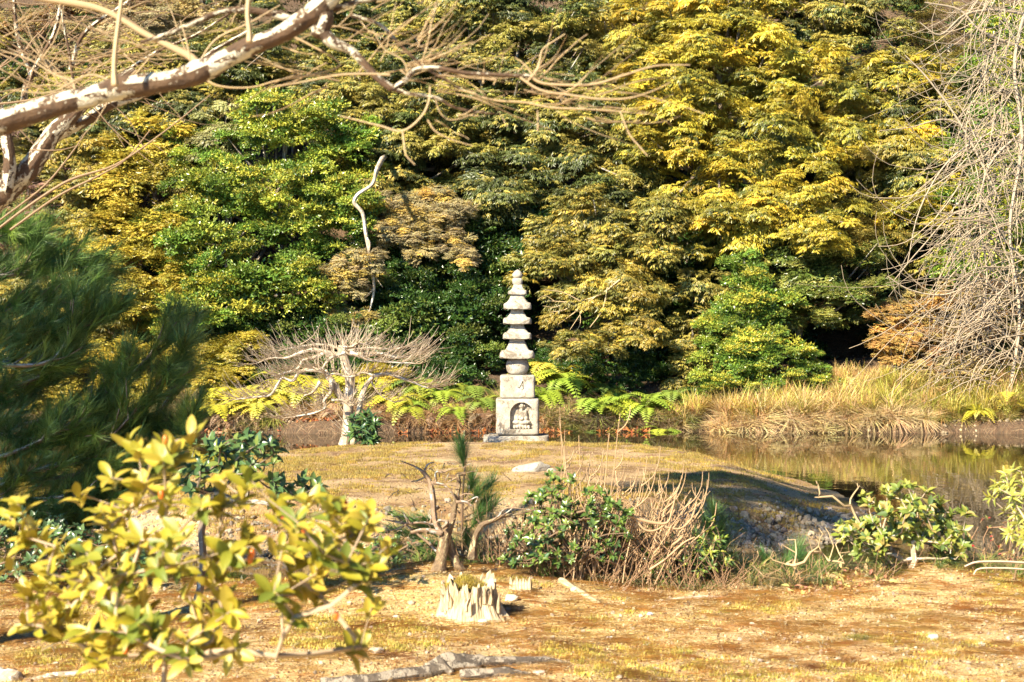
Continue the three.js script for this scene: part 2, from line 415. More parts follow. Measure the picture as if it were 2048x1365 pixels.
// gravel on the island's broken front bank and beach
seed(21);
{
  const list = [];
  let guard = 0;
  while (list.length < 5200 && guard++ < 200000) {
    const x = rr(-4.9, 4.4), z = rr(-20.5, -15.0), t = islandT(x, z), f = sst(z, -20, -16.4);
    if (t < 0.74 || t > 1.06 || rnd() > f * sst(t, 0.78, 0.95) * (x > 1.6 ? 0.8 : 0.4) + 0.012) continue;
    const h = islandH(x, z);
    if (h < -0.05) continue;
    const s = 0.007 + 0.032 * Math.pow(rnd(), 4), g = rr(0.4, 1.0);
    list.push([V(x, h + s * 0.1, z), s, C(0.44 * g, 0.37 * g * rr(0.92, 1.04), 0.28 * g * rr(0.85, 1.1))]);
  }
  for (let i = 0; i < 420; i++) { const x = rr(1.0, 4.2), z = rr(-19, -15.4), t = islandT(x, z); if (t < 0.86 || t > 1.04) continue; const g = rr(0.5, 1.0); list.push([V(x, islandH(x, z) + 0.01, z), 0.015 + 0.05 * Math.pow(rnd(), 2.5), C(0.44 * g, 0.34 * g, 0.23 * g)]); }
  stuffStones('gravel', 'pale broken gravel covering the front bank of the island', list);
  const crumbs = [];
  for (let i = 0; i < 14000; i++) {
    const x = rr(-4.6, 4.2), z = rr(-26.5, -16.2), t = islandT(x, z);
    if (t > 0.9) continue;
    const g = rr(0.4, 1.15), s = rr(0.004, 0.011), mossy = fbm(x * 1.1, z * 1.1, 33, 3) > 0.05;
    crumbs.push([V(x, islandH(x, z) + s * 0.2, z), s, mossy ? C(0.36 * g, 0.27 * g, 0.04 * g) : C(0.42 * g, 0.30 * g, 0.18 * g)]);
  }
  tag(stuffStones('soil_crumbs', 'crumbs of dry earth and moss scattered over the island top', crumbs), 'crumbs of dry earth and moss scattered over the island top', null, null, 'stuff');
}
// moss cushions on the island
{
  const mb = new MB();
  for (let i = 0; i < 26; i++) { const b = V(rr(-0.05, 0.05), 0, rr(-0.05, 0.05)), d = V(rr(-0.5, 0.5), 1, rr(-0.5, 0.5)).normalize(); mb.blade(b, d, V(rr(-1, 1), 0, rr(-1, 1)).normalize(), rr(0.015, 0.035), 0.008); }
  const g = mb.geo(true), ins = new Inst();
  seed(22);
  let k = 0;
  while (ins.m.length < 6500 && k++ < 150000) {
    const x = rr(-4.6, 4.2), z = rr(-26.8, -16.4), t = islandT(x, z);
    if (t > 0.93) continue;
    const w = 0.6 * fbm(x * 0.55 + 3, z * 0.4, 44, 3) + 0.6 * fbm(x * 2.1, z * 1.3, 14, 4) + (x > 1.4 && z > -20.5 ? 0.12 : 0) + (x < -1 ? 0.07 : 0);
    if (w < 0.02 + rnd() * 0.16) continue;
    ins.add(frame(V(x, islandH(x, z) - 0.002, z), V(rr(-1, 1), 0, rr(-1, 1)), UPV, rr(0.7, 1.3)), vary(pick([[0.46, 0.33, 0.06], [0.36, 0.27, 0.06], [0.28, 0.19, 0.06]]), 0.25));
  }
  tag(ins.build('moss', g, M.grass), 'yellow moss growing in patches over the earth island', null, null, 'stuff');
}
seed(23);
{
  const rk = thing('island_rock', 'flat-topped pale boulder lying on the bare island slope before the pagoda', 'rock', onIsland(1062, 20.4));
  const g = stoneGeo(8.3, 0.42, 4, 0.3);
  const m = new THREE.Mesh(g, M.stone); m.name = 'boulder'; m.scale.set(0.25, 0.2, 0.17); m.rotation.set(0, 0.5, 0.18); m.position.y = 0.02; rk.add(m);
  const s = new THREE.Mesh(stoneGeo(3.9, 0.6, 3, 0.3), M.stone); s.name = 'side_stone'; s.scale.setScalar(0.062); s.position.set(0.24, 0.0, 0.02); rk.add(s);
}

// ---------------------------------------------------------------- stone pagoda
seed(31);
{
  const d = 26.2, k = d / F, base = onIsland(1035, d);
  const py = (y) => (879 - y) * k;                                // height above the slab's foot of a row in the photograph
  const pg = thing('stone_pagoda', 'tall pale stone pagoda with stacked curved roofs standing on the island', 'pagoda', V(base.x, P(1035, 879, d).y - 0.01, base.z));
  const put = (name, g, x = 0) => { const m = new THREE.Mesh(g, M.stone); m.name = name; m.position.x = x; m.castShadow = m.receiveShadow = true; pg.add(m); return m; };
  // loft of rounded squares: rows of [half width, height, corner lift]; weathered by a little noise
  function loft(rows, o = {}) {
    const mb = new MB(), n = 96, e = o.e ?? 9, dep = o.dep ?? 1, rings = [];
    rows.forEach(([w, y, lift = 0, ee = e], r) => {
      const ring = [];
      for (let j = 0; j <= n; j++) {
        const a = (j % n) / n * 6.283185 + 0.3, c = Math.cos(a), s = Math.sin(a), q = 1 / Math.pow(Math.pow(Math.abs(c), ee) + Math.pow(Math.abs(s), ee), 1 / ee);
        let x = c * q * w, z = s * q * w * dep, yy = y + lift * Math.pow(Math.min(Math.abs(c), Math.abs(s)) / Math.max(Math.abs(c), Math.abs(s)), 5);
        const wob = (o.rough ?? 0.006) * fbm(x * 9 + (o.s ?? 0), yy * 9, z * 9, 4) * 2;
        x += c * wob; z += s * wob; yy += wob * 0.4;
        ring.push(mb.v(x, yy, z, j / n * 8 * w + (o.s ?? 0) * 0.37, yy * 1.0 + (rows[r][0] - w) + r * 0.001 + w * 0.6));
      }
      rings.push(ring);
    });
    for (let r = 0; r + 1 < rings.length; r++) for (let j = 0; j < n; j++) mb.q(rings[r][j], rings[r + 1][j], rings[r + 1][j + 1], rings[r][j + 1]);
    for (const r of [0, rings.length - 1]) { const c = mb.v(0, rows[r][1], 0, 0, 0); for (let j = 0; j < n; j++) r ? mb.t(rings[r][j], c, rings[r][j + 1]) : mb.t(rings[r][j + 1], c, rings[r][j]); }
    return mb.geo();
  }
  const block = (w, y0, y1, o = {}) => { const b = o.b ?? 0.014, rows = [[w - b * 1.4, y0], [w - b * 0.4, y0 + b * 0.5], [w, y0 + b * 1.5]]; for (let i = 1; i < 8; i++) rows.push([w + 0.002 * Math.sin(i * 2 + (o.s ?? 0)), lerp(y0 + b * 1.5, y1 - b * 1.5, i / 8)]); rows.push([w, y1 - b * 1.5], [w - b * 0.4, y1 - b * 0.5], [w - b * 1.4, y1]); return loft(rows, { e: 16, ...o }); };
  put('base_slab', block(0.45, -0.06, py(868.5), { dep: 0.85, s: 3, rough: 0.012, b: 0.012 }), 0.01);
  put('step_stone', block(0.2, -0.06, py(870.5), { dep: 1.2, s: 4, rough: 0.012, b: 0.012 }), -0.31);
  // lower block: front carved with an arched niche that holds a seated figure in relief
  {
    const w = 42.5 * k, y0 = py(867), y1 = py(795), nd = 0.085;
    const body = new Brush(block(w, y0, y1, { s: 5, rough: 0.008, b: 0.02 }), M.stone);
    const half = 23 * k, x0 = 8 * k, bot = y0 + 12 * k, spring = py(825), sh = new THREE.Shape();
    sh.moveTo(-half, bot); sh.lineTo(half, bot); sh.lineTo(half, spring); sh.absarc(0, spring, half, 0, Math.PI, false); sh.lineTo(-half, bot);
    const cut = new THREE.ExtrudeGeometry(sh, { depth: 0.3, bevelEnabled: false, curveSegments: 24 });
    cut.translate(x0, 0, w - nd);
    const cb = new Brush(cut, M.stone); cb.updateMatrixWorld(); body.updateMatrixWorld();
    const res = new Evaluator().evaluate(body, cb, SUBTRACTION);
    put('lower_block', res.geometry);
    // relief of the figure: a height field standing on the back wall of the niche
    const mb = new MB(), nx = 56, ny = 72, rows = [], cy = bot, u = k;
    const blobs = [ // [x, y above niche floor, rx, ry, height] in pixels of the photograph
      [0, 46, 5.6, 7, 9], [0, 53, 3, 3, 8], [0, 38, 3.2, 5, 7], [0, 27, 9.5, 11, 9], [-8, 29, 4.5, 9, 8], [8, 29, 4.5, 9, 8], [-9, 21, 4.5, 7, 9], [9, 21, 4.5, 7, 9], [0, 20, 6, 4.5, 11], [-3, 24, 3, 3, 10.5],
      [-8, 13, 10.5, 5, 11], [8, 13, 10.5, 5, 11], [0, 12, 12, 4.5, 11.5], [0, 5, 17, 5.5, 10], [-6.2, 46, 1.4, 3.4, 6.5], [6.2, 46, 1.4, 3.4, 6.5]];
    for (let j = 0; j <= ny; j++) {
      const row = [];
      for (let i = 0; i <= nx; i++) {
        const x = lerp(-22.7, 22.7, i / nx), y = lerp(0.4, 62.5, j / ny);
        let h = 0.5;
        for (const [bx, by, rx, ry, hh] of blobs) { const q = 1 - ((x - bx) / rx) ** 2 - ((y - by) / ry) ** 2; if (q > 0) h = Math.max(h, hh * Math.pow(q, 0.38)); }
        for (let p = -14; p <= 14; p += 5.6) { const q = 1 - ((x - p) / 3) ** 2 - ((y - 4) / 4) ** 2; if (q > 0) h = Math.max(h, 10 + 2 * Math.sqrt(q)); }
        h += 1.1 * fbm(x * 0.25, y * 0.25, 3, 3);
        const ay = (y * k + cy - spring) / half, lim = ay > 0 ? Math.sqrt(Math.max(0, 1 - ay * ay)) * 23 : 23;
        const xc = clamp(x, -lim + 0.2, lim - 0.2);
        row.push(mb.v(x0 + xc * u, cy + y * u, w - nd + 0.002 + h * u * 0.9, xc * u + 0.3, y * u + 0.1));
      }
      rows.push(row);
    }
    for (let j = 0; j < ny; j++) for (let i = 0; i < nx; i++) mb.q(rows[j][i], rows[j][i + 1], rows[j + 1][i + 1], rows[j + 1][i]);
    const fig = put('carved_figure', mb.geo());
    fig.userData.label = 'seated robed figure carved in relief inside an arched niche';
  }
  // upper block with one worn character cut into its face
  {
    const w = 34.5 * k, body = new Brush(block(w, py(794.5), py(748.5), { s: 7, rough: 0.008, b: 0.018 }), M.stone);
    body.updateMatrixWorld();
    let g = body; const ev = new Evaluator();
    for (const [x0, y0, x1, y1, t] of [[1039, 775, 1046, 760, 1.5], [1046, 760, 1047, 776, 1.7], [1041.5, 770, 1046.5, 769, 1.2], [1036, 772, 1040, 775, 1.2], [1047, 776, 1044, 778, 1.1]]) {
      const dx = (x1 - x0) * k, dy = (y0 - y1) * k, L = Math.hypot(dx, dy), b = new Brush(new THREE.BoxGeometry(L, t * k, 0.05), M.stone);
      b.position.set(((x0 + x1) / 2 - 1035.5) * k, py((y0 + y1) / 2), w + 0.004); b.rotation.z = Math.atan2(dy, dx); b.updateMatrixWorld();
      g = ev.evaluate(g, b, SUBTRACTION); g.updateMatrixWorld();
    }
    put('upper_block', g.geometry);
  }
  // squashed ball
  { const rows = []; const yc = (py(748.5) + py(714)) / 2, rv = (py(714) - py(748.5)) / 2; for (let i = 0; i <= 18; i++) { const a = lerp(-1.15, 1.2, i / 18); rows.push([22.7 * k * Math.pow(Math.cos(a), 0.62), yc + rv * Math.sin(a) / 0.92]); } put('ball', loft(rows, { e: 2.05, s: 9, rough: 0.005 })); }
  function roof(cx, half, yb, yt, topHalf, eave, lift, neck, s) {
    const rows = [], b = py(yb), t = py(yt), ev = eave * k, h = half * k, th = topHalf * k;
    rows.push([h * 0.45, b + 0.012], [h * 0.86, b + 0.006, lift * k * 0.4], [h * 0.96, b + 0.004, lift * k * 0.6], [h * 1.0, b + ev * 0.18, lift * k * 0.8], [h * 1.0, b + ev * 0.8, lift * k], [h * 0.97, b + ev, lift * k], [h * 0.9, b + ev * 1.06 + 0.004, lift * k * 0.75]);
    for (let i = 1; i <= 9; i++) { const q = i / 9; rows.push([lerp(h * 0.88, th, Math.pow(q, 0.72)), lerp(b + ev * 1.1 + 0.006, t, Math.pow(q, 1.45)), lift * k * 0.6 * (1 - q) ** 2]); }
    rows.push([th * 0.93, t + 0.004]);
    put('roof', loft(rows, { e: 7, s, rough: 0.010 }), (cx - 1035) * k);
    if (neck) put('neck', block(neck[2] * k, py(neck[0]), py(neck[1]), { s: s + 20, b: 0.008 }), (cx - 1035) * k);
  }
  roof(1034.5, 34.5, 717, 683, 16, 12.5, 6, [684, 677, 15], 41);
  roof(1034.5, 28.5, 678, 651, 13.5, 11, 3, [652, 646.5, 13.5], 42);
  roof(1034.5, 28, 648, 621, 12.5, 10.5, 3.5, [622, 616.5, 12.5], 43);
  roof(1035, 27.5, 618.5, 589, 13, 11, 3, [591, 587, 11], 44);
  roof(1035.5, 18.5, 589, 568.5, 8.5, 7.5, 2, null, 45);
  put('finial_base', loft([[7 * k, py(569.5)], [9.8 * k, py(567)], [10.6 * k, py(562)], [10.4 * k, py(557.5)], [8.2 * k, py(555.5)]], { e: 3, s: 51, rough: 0.004 }));
  { const rows = []; for (let i = 0; i <= 14; i++) { const q = i / 14, r = Math.sin(Math.PI * Math.pow(0.08 + 0.92 * q, 0.85)); rows.push([Math.max(0.6, 10.2 * Math.pow(Math.max(0, r), 0.6)) * k, lerp(py(557), py(538), q)]); } put('finial_jewel', loft(rows, { e: 2.1, s: 53, rough: 0.005 })); }
}

// ---------------------------------------------------------------- clumps of leafy sprays from which the crowns are grown
const FRINGE = {
  droop: { twigs: 3, per: 9, R: 0.27, L: 0.098, W: 0.033, hang: 0.85, fan: 0.7, sag: 0.25, out: 0.8 },
  fine: { twigs: 4, per: 8, R: 0.26, L: 0.08, W: 0.028, hang: 0.5, fan: 0.8, sag: 0.15, wood: 0.005 },
  broad: { twigs: 4, per: 7, R: 0.22, L: 0.075, W: 0.038, rosette: 1.0, fan: 0.8, sag: 0 },
  tier: { twigs: 3, per: 9, R: 0.34, L: 0.095, W: 0.038, hang: 0.3, fan: 0.5, sag: 0.1 },
};
function sprayInto(mb, M4, o, cols) {                              // one forked twig hung with small folded leaves
  const tr = (v) => v.applyMatrix4(M4), q3 = new THREE.Matrix3().setFromMatrix4(M4), base = rnd() < 0.65 ? cols[0] : pick(cols[1]), tone = rr(0.75, 1.2);
  const put = (p, dir, nrm, L, W, fold) => { const k = tone * rr(0.8, 1.2), h = rr(-0.08, 0.08); mb.col = [base[0] * k * (1 + h), base[1] * k, base[2] * k]; mb.kite(tr(p), dir.applyMatrix3(q3).normalize(), nrm.applyMatrix3(q3).normalize(), L, W, fold); };
  if (o === 'bough') {
    for (let i = 0; i < 11; i++) {
      const q = i / 11, side = i % 2 ? 1 : -1, p = V(0, -0.12 * q * q, 0.5 * q), L = 0.24 * (1 - q * 0.7);
      for (let j = 0; j < 4; j++) { const w = j / 4; put(p.clone().add(V(side * L * w * 0.8, -0.09 * w * w, L * w * 0.6)), V(side * 0.7 + rr(-0.5, 0.5), -0.25, 0.8 + rr(-0.3, 0.3)), UPV.clone().add(randDir().multiplyScalar(0.4)), 0.085, 0.03, 0.1); }
    }
    return;
  }
  const { twigs, per, R, L, W, hang, fan, sag } = o;
  for (let t = 0; t < twigs; t++) {
    const a = (twigs > 1 ? (t / (twigs - 1) - 0.5) * 2 * fan : 0) + rr(-0.15, 0.15), len = R * rr(0.75, 1.1), rise = rr(-0.1, 0.25);
    const at = (q) => V(Math.sin(a) * len * q, rise * len * q - sag * len * q * q, Math.cos(a) * len * q);
    if (o.wood) { mb.col = [0.34, 0.26, 0.19]; const e = at(1.25), s = at(0); const d = tr(e).sub(tr(s)), l = d.length(); mb.blade(tr(at(0)), d.normalize(), V(rr(-1, 1), rr(-1, 1), 0).normalize(), l, o.wood * 2); }
    for (let i = 0; i < per; i++) {
      const q = (i + 1) / per, p = at(q), side = i % 2 ? 1 : -1;
      let dir, nrm;
      if (o.rosette) { dir = V(Math.sin(a), rise, Math.cos(a)).add(randDir().multiplyScalar(o.rosette)); nrm = V(0, 0.8, 0.5).add(randDir().multiplyScalar(0.7)); }
      else { dir = V(Math.sin(a) * 0.5 + side * Math.cos(a) * rr(0.25, 0.7), -hang * rr(0.5, 1.3), Math.cos(a) * 0.5 - side * Math.sin(a) * rr(0.25, 0.7)).add(randDir().multiplyScalar(0.25)); nrm = V(Math.sin(a) * (o.out ?? 0.5), 0.7, Math.cos(a) * (o.out ?? 0.5)).add(randDir().multiplyScalar(0.45)); }
      put(p, dir, nrm, L * rr(0.75, 1.2), W * rr(0.8, 1.2), 0.22);
    }
  }
}
// kinds of tree: spray, material, palette (base colours of the leaf), clump size in metres, sprays per clump
const KIND = {
  gold: { g: 'droop', m: 'leaf', c: [[0.54, 0.42, 0.04], [0.46, 0.38, 0.04], [0.3, 0.28, 0.04], [0.6, 0.44, 0.04], [0.16, 0.18, 0.03]], r: 0.42, n: 36 },
  olive: { g: 'droop', m: 'leaf', c: [[0.3, 0.27, 0.05], [0.38, 0.32, 0.06], [0.17, 0.175, 0.035], [0.44, 0.36, 0.07], [0.09, 0.11, 0.025]], r: 0.42, n: 36 },
  ochre: { g: 'droop', m: 'leaf', c: [[0.48, 0.37, 0.06], [0.38, 0.31, 0.06], [0.54, 0.4, 0.06], [0.22, 0.205, 0.04]], r: 0.36, n: 32 },
  dry: { g: 'fine', m: 'dryLeaf', c: [[0.52, 0.4, 0.12], [0.48, 0.39, 0.18], [0.58, 0.41, 0.08], [0.42, 0.34, 0.16]], r: 0.34, n: 30, flat: 0.8 },
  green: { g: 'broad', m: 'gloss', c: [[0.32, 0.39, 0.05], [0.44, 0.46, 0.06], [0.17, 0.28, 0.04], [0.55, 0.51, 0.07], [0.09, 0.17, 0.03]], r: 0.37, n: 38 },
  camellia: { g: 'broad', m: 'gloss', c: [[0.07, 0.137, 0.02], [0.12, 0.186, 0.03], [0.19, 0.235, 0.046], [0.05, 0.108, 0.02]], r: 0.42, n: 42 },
  sage: { g: 'droop', m: 'leaf', c: [[0.36, 0.353, 0.12], [0.42, 0.382, 0.15], [0.28, 0.294, 0.1]], r: 0.4, n: 36 },
  yellow: { g: 'tier', m: 'leaf', c: [[0.56, 0.43, 0.05], [0.5, 0.41, 0.05], [0.4, 0.36, 0.05], [0.58, 0.42, 0.06]], r: 0.38, n: 36, flat: 0.45 },
  amber: { g: 'tier', m: 'dryLeaf', c: [[0.56, 0.343, 0.084], [0.52, 0.284, 0.07], [0.46, 0.343, 0.084], [0.6, 0.412, 0.101]], r: 0.32, n: 18, flat: 0.5 },
  rust: { g: 'fine', m: 'dryLeaf', c: [[0.52, 0.265, 0.07], [0.5, 0.323, 0.1], [0.44, 0.333, 0.11], [0.36, 0.186, 0.07], [0.46, 0.363, 0.089]], r: 0.4, n: 22 },
  layered: { g: 'tier', m: 'gloss', c: [[0.26, 0.265, 0.062], [0.34, 0.304, 0.074], [0.13, 0.176, 0.031], [0.2, 0.235, 0.048]], r: 0.42, n: 40, flat: 0.4 },
  cypress: { g: 'bough', m: 'leaf', c: [[0.34, 0.304, 0.074], [0.4, 0.323, 0.079], [0.22, 0.225, 0.053], [0.46, 0.353, 0.086]], r: 0.45, n: 22, flat: 0.4 },
  darkpine: { g: 'bough', m: 'leaf', c: [[0.03, 0.069, 0.02], [0.04, 0.088, 0.03]], r: 0.45, n: 22 },
  plum: { g: 'fine', m: 'dryLeaf', c: [[0.34, 0.235, 0.08], [0.28, 0.147, 0.11], [0.42, 0.314, 0.09]], r: 0.4, n: 20 },
};
function clumpGeo(K, s) {                                          // a clump of sprays facing +z
  seed(s);
  const mb = new MB(), cv = K.flat ?? 0.5, base = pick(K.c);
  for (let k = 0; k < K.n; k++) {
    const w = randDir().add(V(0, 0.55, 0.6)).normalize(), e = Math.pow(rnd(), 0.45), out = V(w.x, w.y * 0.3 + 0.05, w.z + 0.35).add(randDir().multiplyScalar(0.3));
    out.y *= 0.6;
    sprayInto(mb, frame(V(w.x * K.r * e, w.y * K.r * cv * e, w.z * K.r * e), out, UPV.clone().add(w.clone().multiplyScalar(0.7)), 1), K.g === 'bough' ? 'bough' : FRINGE[K.g], [base, K.c]);
  }
  const g = mb.geo(false, true).toNonIndexed();
  g.computeVertexNormals();
  return g;
}
for (const [i, k] of Object.keys(KIND).entries()) KIND[k].geos = [0, 1, 2, 3].map((j) => clumpGeo(KIND[k], 500 + i * 10 + j));
// crown lobes [px, py, rx, ry (pixels), depth]; clumps of sprays sit over the lobes' outsides
function crown(inss, lobes, d0, kind, dens = 1) {
  const K = KIND[kind], anchors = [];
  for (const [px, py, rxp, ryp, dd] of lobes) {
    const d = dd ?? d0, c = P(px, py, d), rx = rxp * d / F, ry = ryp * d / F, rz = Math.min(2.4, (rx + ry) / 2 * 0.9), sc = Math.min(1, Math.max(0.45, (rx + ry) / 2 / 0.8)), cr = K.r * sc;
    const area = 4 * Math.PI * Math.pow((Math.pow(rx * ry, 1.6) + Math.pow(rx * rz, 1.6) + Math.pow(ry * rz, 1.6)) / 3, 1 / 1.6), n = Math.max(5, Math.round(area / (Math.PI * cr * cr) * 0.74 * dens)), off = rnd() * 6;
    const put = (p, v, s, tone) => { const out = V(v.x + rr(-0.4, 0.4), 0, v.z + rr(-0.4, 0.4)); inss[Math.floor(rnd() * 4)].add(frame(p, out.add(V(0, rr(-0.25, 0.2), 0)), UPV.clone().add(v.clone().multiplyScalar(0.3)), s), C(tone * rr(0.94, 1.06), tone, tone * rr(0.9, 1.1))); };
    for (let i = 0; i < n; i++) {
      const y = 1 - 2 * (i + 0.5) / n, a = i * 2.399963 + off, s = Math.sqrt(1 - y * y), v = V(s * Math.cos(a), y, s * Math.sin(a)).add(randDir().multiplyScalar(0.22)).normalize();
      if (v.z < -0.35 && v.y < 0.55) continue;
      const q = rr(0.6, 1.1), cc = c.clone().add(V(v.x * rx * q, v.y * ry * q, v.z * rz * q));
      anchors.push(cc);
      put(cc, v, sc * rr(0.65, 1.15), rr(0.62, 1.25));
    }
    for (let k = 0; k < n * 0.22; k++) { const v = randDir(), e = rr(0.1, 0.6); put(c.clone().add(V(v.x * rx * e, v.y * ry * e, v.z * rz * e)), v, sc * rr(1.1, 1.5), 0.85); }
  }
  return anchors;
}
const crownParts = (inss, kind, t, name = 'crown') => { for (let i = 1; i < 4; i++) if (inss[i].m.length < 12) { inss[0].m.push(...inss[i].m); inss[0].c.push(...inss[i].c); inss[i].m = []; } return inss.forEach((q, i) => q.m.length && q.build(name, KIND[kind].geos[i], M[KIND[kind].m], t)); };
const four = () => [new Inst(), new Inst(), new Inst(), new Inst()];
// the canopy climbs the slope as one wall: its depth grows with height in the view
const canopy = (py) => 36.5 + (700 - Math.min(py, 740)) * 0.0112;
function tree(name, label, category, group, kind, d, basePx, lobes, o = {}) {
  seed(o.seed ?? (100 + ++SEED));
  const off = o.off ?? 0, d1 = d;
  lobes = lobes.map(([x, y, rx, ry, dd]) => [x, y, rx, ry, canopy(y) + off + (dd ? dd - d1 : 0) + rr(-0.25, 0.25)]);
  d = Math.max(...lobes.map((l) => l[4]));
  const base = onFar(basePx, d + (o.back ?? 0.4));
  base.y -= 0.1;
  const t = thing(name, label, category, base, group), ins = four(), anchors = crown(ins, lobes, d, kind, o.dens ?? 1), mb = new MB();
  const top = P(lobes[0][0], lobes[0][1], lobes[0][4] ?? d), r0 = o.trunk ?? 0.14;
  if (r0 > 0.06) {
    const mid = base.clone().lerp(top, 0.45).add(V(rr(-0.2, 0.2), 0, 0));
    mb.tube(spline([base, mid, top], 14), radii(r0, r0 * 0.3, 15), 8, 0.15);
    for (let i = 0; i < anchors.length; i += o.limbs ?? 5) { const q = rr(0.35, 0.85), s = base.clone().lerp(mid, Math.min(1, q * 2)).lerp(top, Math.max(0, q * 2 - 1) * 0.9); mb.tube(spline([s, s.clone().lerp(anchors[i], 0.5).add(V(0, -0.15, 0)), anchors[i]], 6), radii(r0 * 0.35, 0.012, 7), 5, 0.1); }
  } else {
    for (let i = 0; i < anchors.length; i += 3) mb.tube(spline([base.clone().add(V(rr(-0.15, 0.15), 0, rr(-0.15, 0.15))), base.clone().lerp(anchors[i], 0.5).add(V(rr(-0.1, 0.1), 0.1, 0)), anchors[i]], 7), radii(0.03, 0.008, 8), 5, 0.1);
  }
  mb.build(r0 > 0.06 ? 'trunk' : 'stem', o.bark ? M[o.bark] : M.greyBark, t);
  crownParts(ins, kind, t);
  return t;
}
// far row on the slope, closing the view above
const FARROW = [
  ['olive', 56, -80, [[-90, 150, 190, 170], [40, 330, 160, 130]], 'dull olive tree at the left edge of the upper slope'],
  ['olive', 50, 160, [[120, 300, 150, 130], [180, 180, 110, 90]], 'olive tree behind the lichen-covered branch, far up the slope on the left'],
  ['olive', 54, 600, [[600, 60, 170, 130], [520, 190, 120, 100], [690, 190, 130, 100]], 'olive oak high on the slope above the bright green tree'],
  ['olive', 57, 830, [[800, 40, 160, 140], [760, 190, 120, 100]], 'olive oak high on the slope behind the overhanging twigs'],
  ['sage', 58, 1120, [[1110, 60, 110, 110], [1150, 200, 90, 120]], 'dull green tree on the slope beside the two pale bare trunks'],
  ['gold', 52, 1300, [[1270, 90, 110, 150], [1280, 260, 90, 110]], 'golden olive tree right of the two pale bare trunks'],
  ['olive', 52, 1700, [[1690, 70, 150, 130], [1600, 30, 110, 80], [1740, 190, 110, 90]], 'rounded brownish olive crown at the top right, left of the vines'],
  ['cypress', 50, 1890, [[1900, 90, 90, 110], [1880, 220, 60, 90]], 'yellowish cypress behind the left edge of the bare vines'],
  ['olive', 52, 2080, [[2080, 120, 130, 150], [2080, 380, 120, 150]], 'olive tree at the right edge behind the bare vines'],
  ['dry', 53, 330, [[330, 60, 110, 45], [210, 100, 110, 50], [440, 80, 70, 40]], 'brown dry-leaved growth among the dark trunks on the upper left slope'],
  ['rust', 60, 130, [[60, 60, 150, 60], [250, 10, 160, 50], [420, 20, 90, 50]], 'reddish brown thicket at the top left behind the dark trunks'],
  ['olive', 49, 10, [[-20, 230, 120, 80], [90, 200, 80, 60]], 'olive tree at the left edge behind the cherry twigs'],
  ['olive', 54, 1440, [[1440, -10, 150, 110]], 'olive crown peeping over the big golden oak'],
];
for (const [k, d, b, l, label] of FARROW) tree('hillside_tree', label, 'tree', 'trees far up the wooded slope', k, d, b, l, { dens: 0.8, trunk: 0.2, off: 2.6 });
// cedar trunks standing on the slope
function pole(px, y0, y1, w, d, label, mat) {
  const b = P(px, y1, d), t = P(px + 4, y0, d), base = V(b.x, farH(b.x, -d) - 0.2, -d);
  const g = thing('cedar_tree', label, 'tree', base, 'tall straight trunks on the slope'), mb = new MB();
  mb.tube(spline([base, b.clone().lerp(t, 0.4), t], 10), radii(w / 2 * d / F, w / 2.6 * d / F, 11), 8, 0.05);
  mb.build('trunk', mat, g);
}
seed(60);
[[322, 17, 'leftmost'], [345, 12, 'second'], [402, 15, 'third'], [436, 11, 'rightmost']].forEach(([px, w, o]) => pole(px, -160, 150, w, 55, o + ' of four dark grey trunks on the slope above the lichen branch', M.darkBark));
pole(1184, -200, 130, 11, 47, 'left of two pale bare trunks at the top middle of the slope', M.paleBark);
pole(1197, -200, 130, 9, 47.4, 'right of two pale bare trunks at the top middle of the slope', M.paleBark);
pole(1147, -200, 110, 7, 50, 'thin mottled trunk left of the two pale bare trunks', M.greyBark);
// middle trees
const T = tree;
T('oak_tree', 'large oak with drooping olive leaves behind the pagoda tip', 'tree', null, 'olive', 43.5, 1010, [[1000, 150, 220, 150], [880, 290, 170, 120], [1110, 300, 160, 130], [1000, 40, 200, 110], [740, 250, 120, 130], [800, 300, 60, 40, 42.4], [1000, 420, 150, 100], [880, 60, 130, 90], [1180, 400, 110, 90]], { trunk: 0.26, off: 1.0 });
T('golden_oak_tree', 'huge golden yellow oak with drooping leaves filling the right upper slope', 'tree', null, 'gold', 40.5, 1470, [[1440, 130, 190, 150], [1500, 310, 190, 120], [1400, 440, 120, 70], [1590, 420, 100, 80], [1330, 240, 90, 120], [1420, 20, 170, 90], [1600, 190, 90, 100], [1500, 455, 110, 50], [1640, 470, 60, 40, 39.5]], { trunk: 0.28, off: -0.7 });
T('olive_tree', 'dull olive tree left of the bright green tree, below the lichen branch', 'tree', null, 'olive', 46, 330, [[300, 180, 150, 90], [430, 130, 130, 70], [250, 270, 110, 70], [350, 270, 110, 70]], { trunk: 0.18, off: 0.8 });
T('sage_tree', 'small grey-green tree with hanging pale leaves behind the bright green tree', 'tree', null, 'sage', 42.5, 455, [[455, 265, 62, 60], [440, 330, 50, 40]], { trunk: 0.1, off: 0.3 });
T('golden_tree', 'slender golden tree in tiers left of the bright green tree', 'tree', null, 'yellow', 39.5, 275, [[285, 300, 60, 70], [265, 380, 80, 60], [285, 460, 85, 60], [245, 540, 95, 60], [290, 620, 80, 55], [230, 460, 60, 50]], { trunk: 0.09, off: 0.3 });
T('bronze_shrub', 'bronze yellow bushy tree behind the top of the dark pine', 'shrub', null, 'ochre', 38.5, 130, [[150, 470, 90, 60], [120, 570, 100, 70], [190, 560, 60, 60], [60, 640, 110, 80], [190, 640, 70, 50]], { trunk: 0.08, off: 0.2 });
T('plum_shrub', 'thin purplish brown shrub at the left edge above the dark pine', 'shrub', null, 'plum', 41, 50, [[40, 400, 90, 70], [130, 380, 70, 60], [20, 300, 70, 60], [80, 470, 80, 50]], { trunk: 0.05, off: 0.6 });
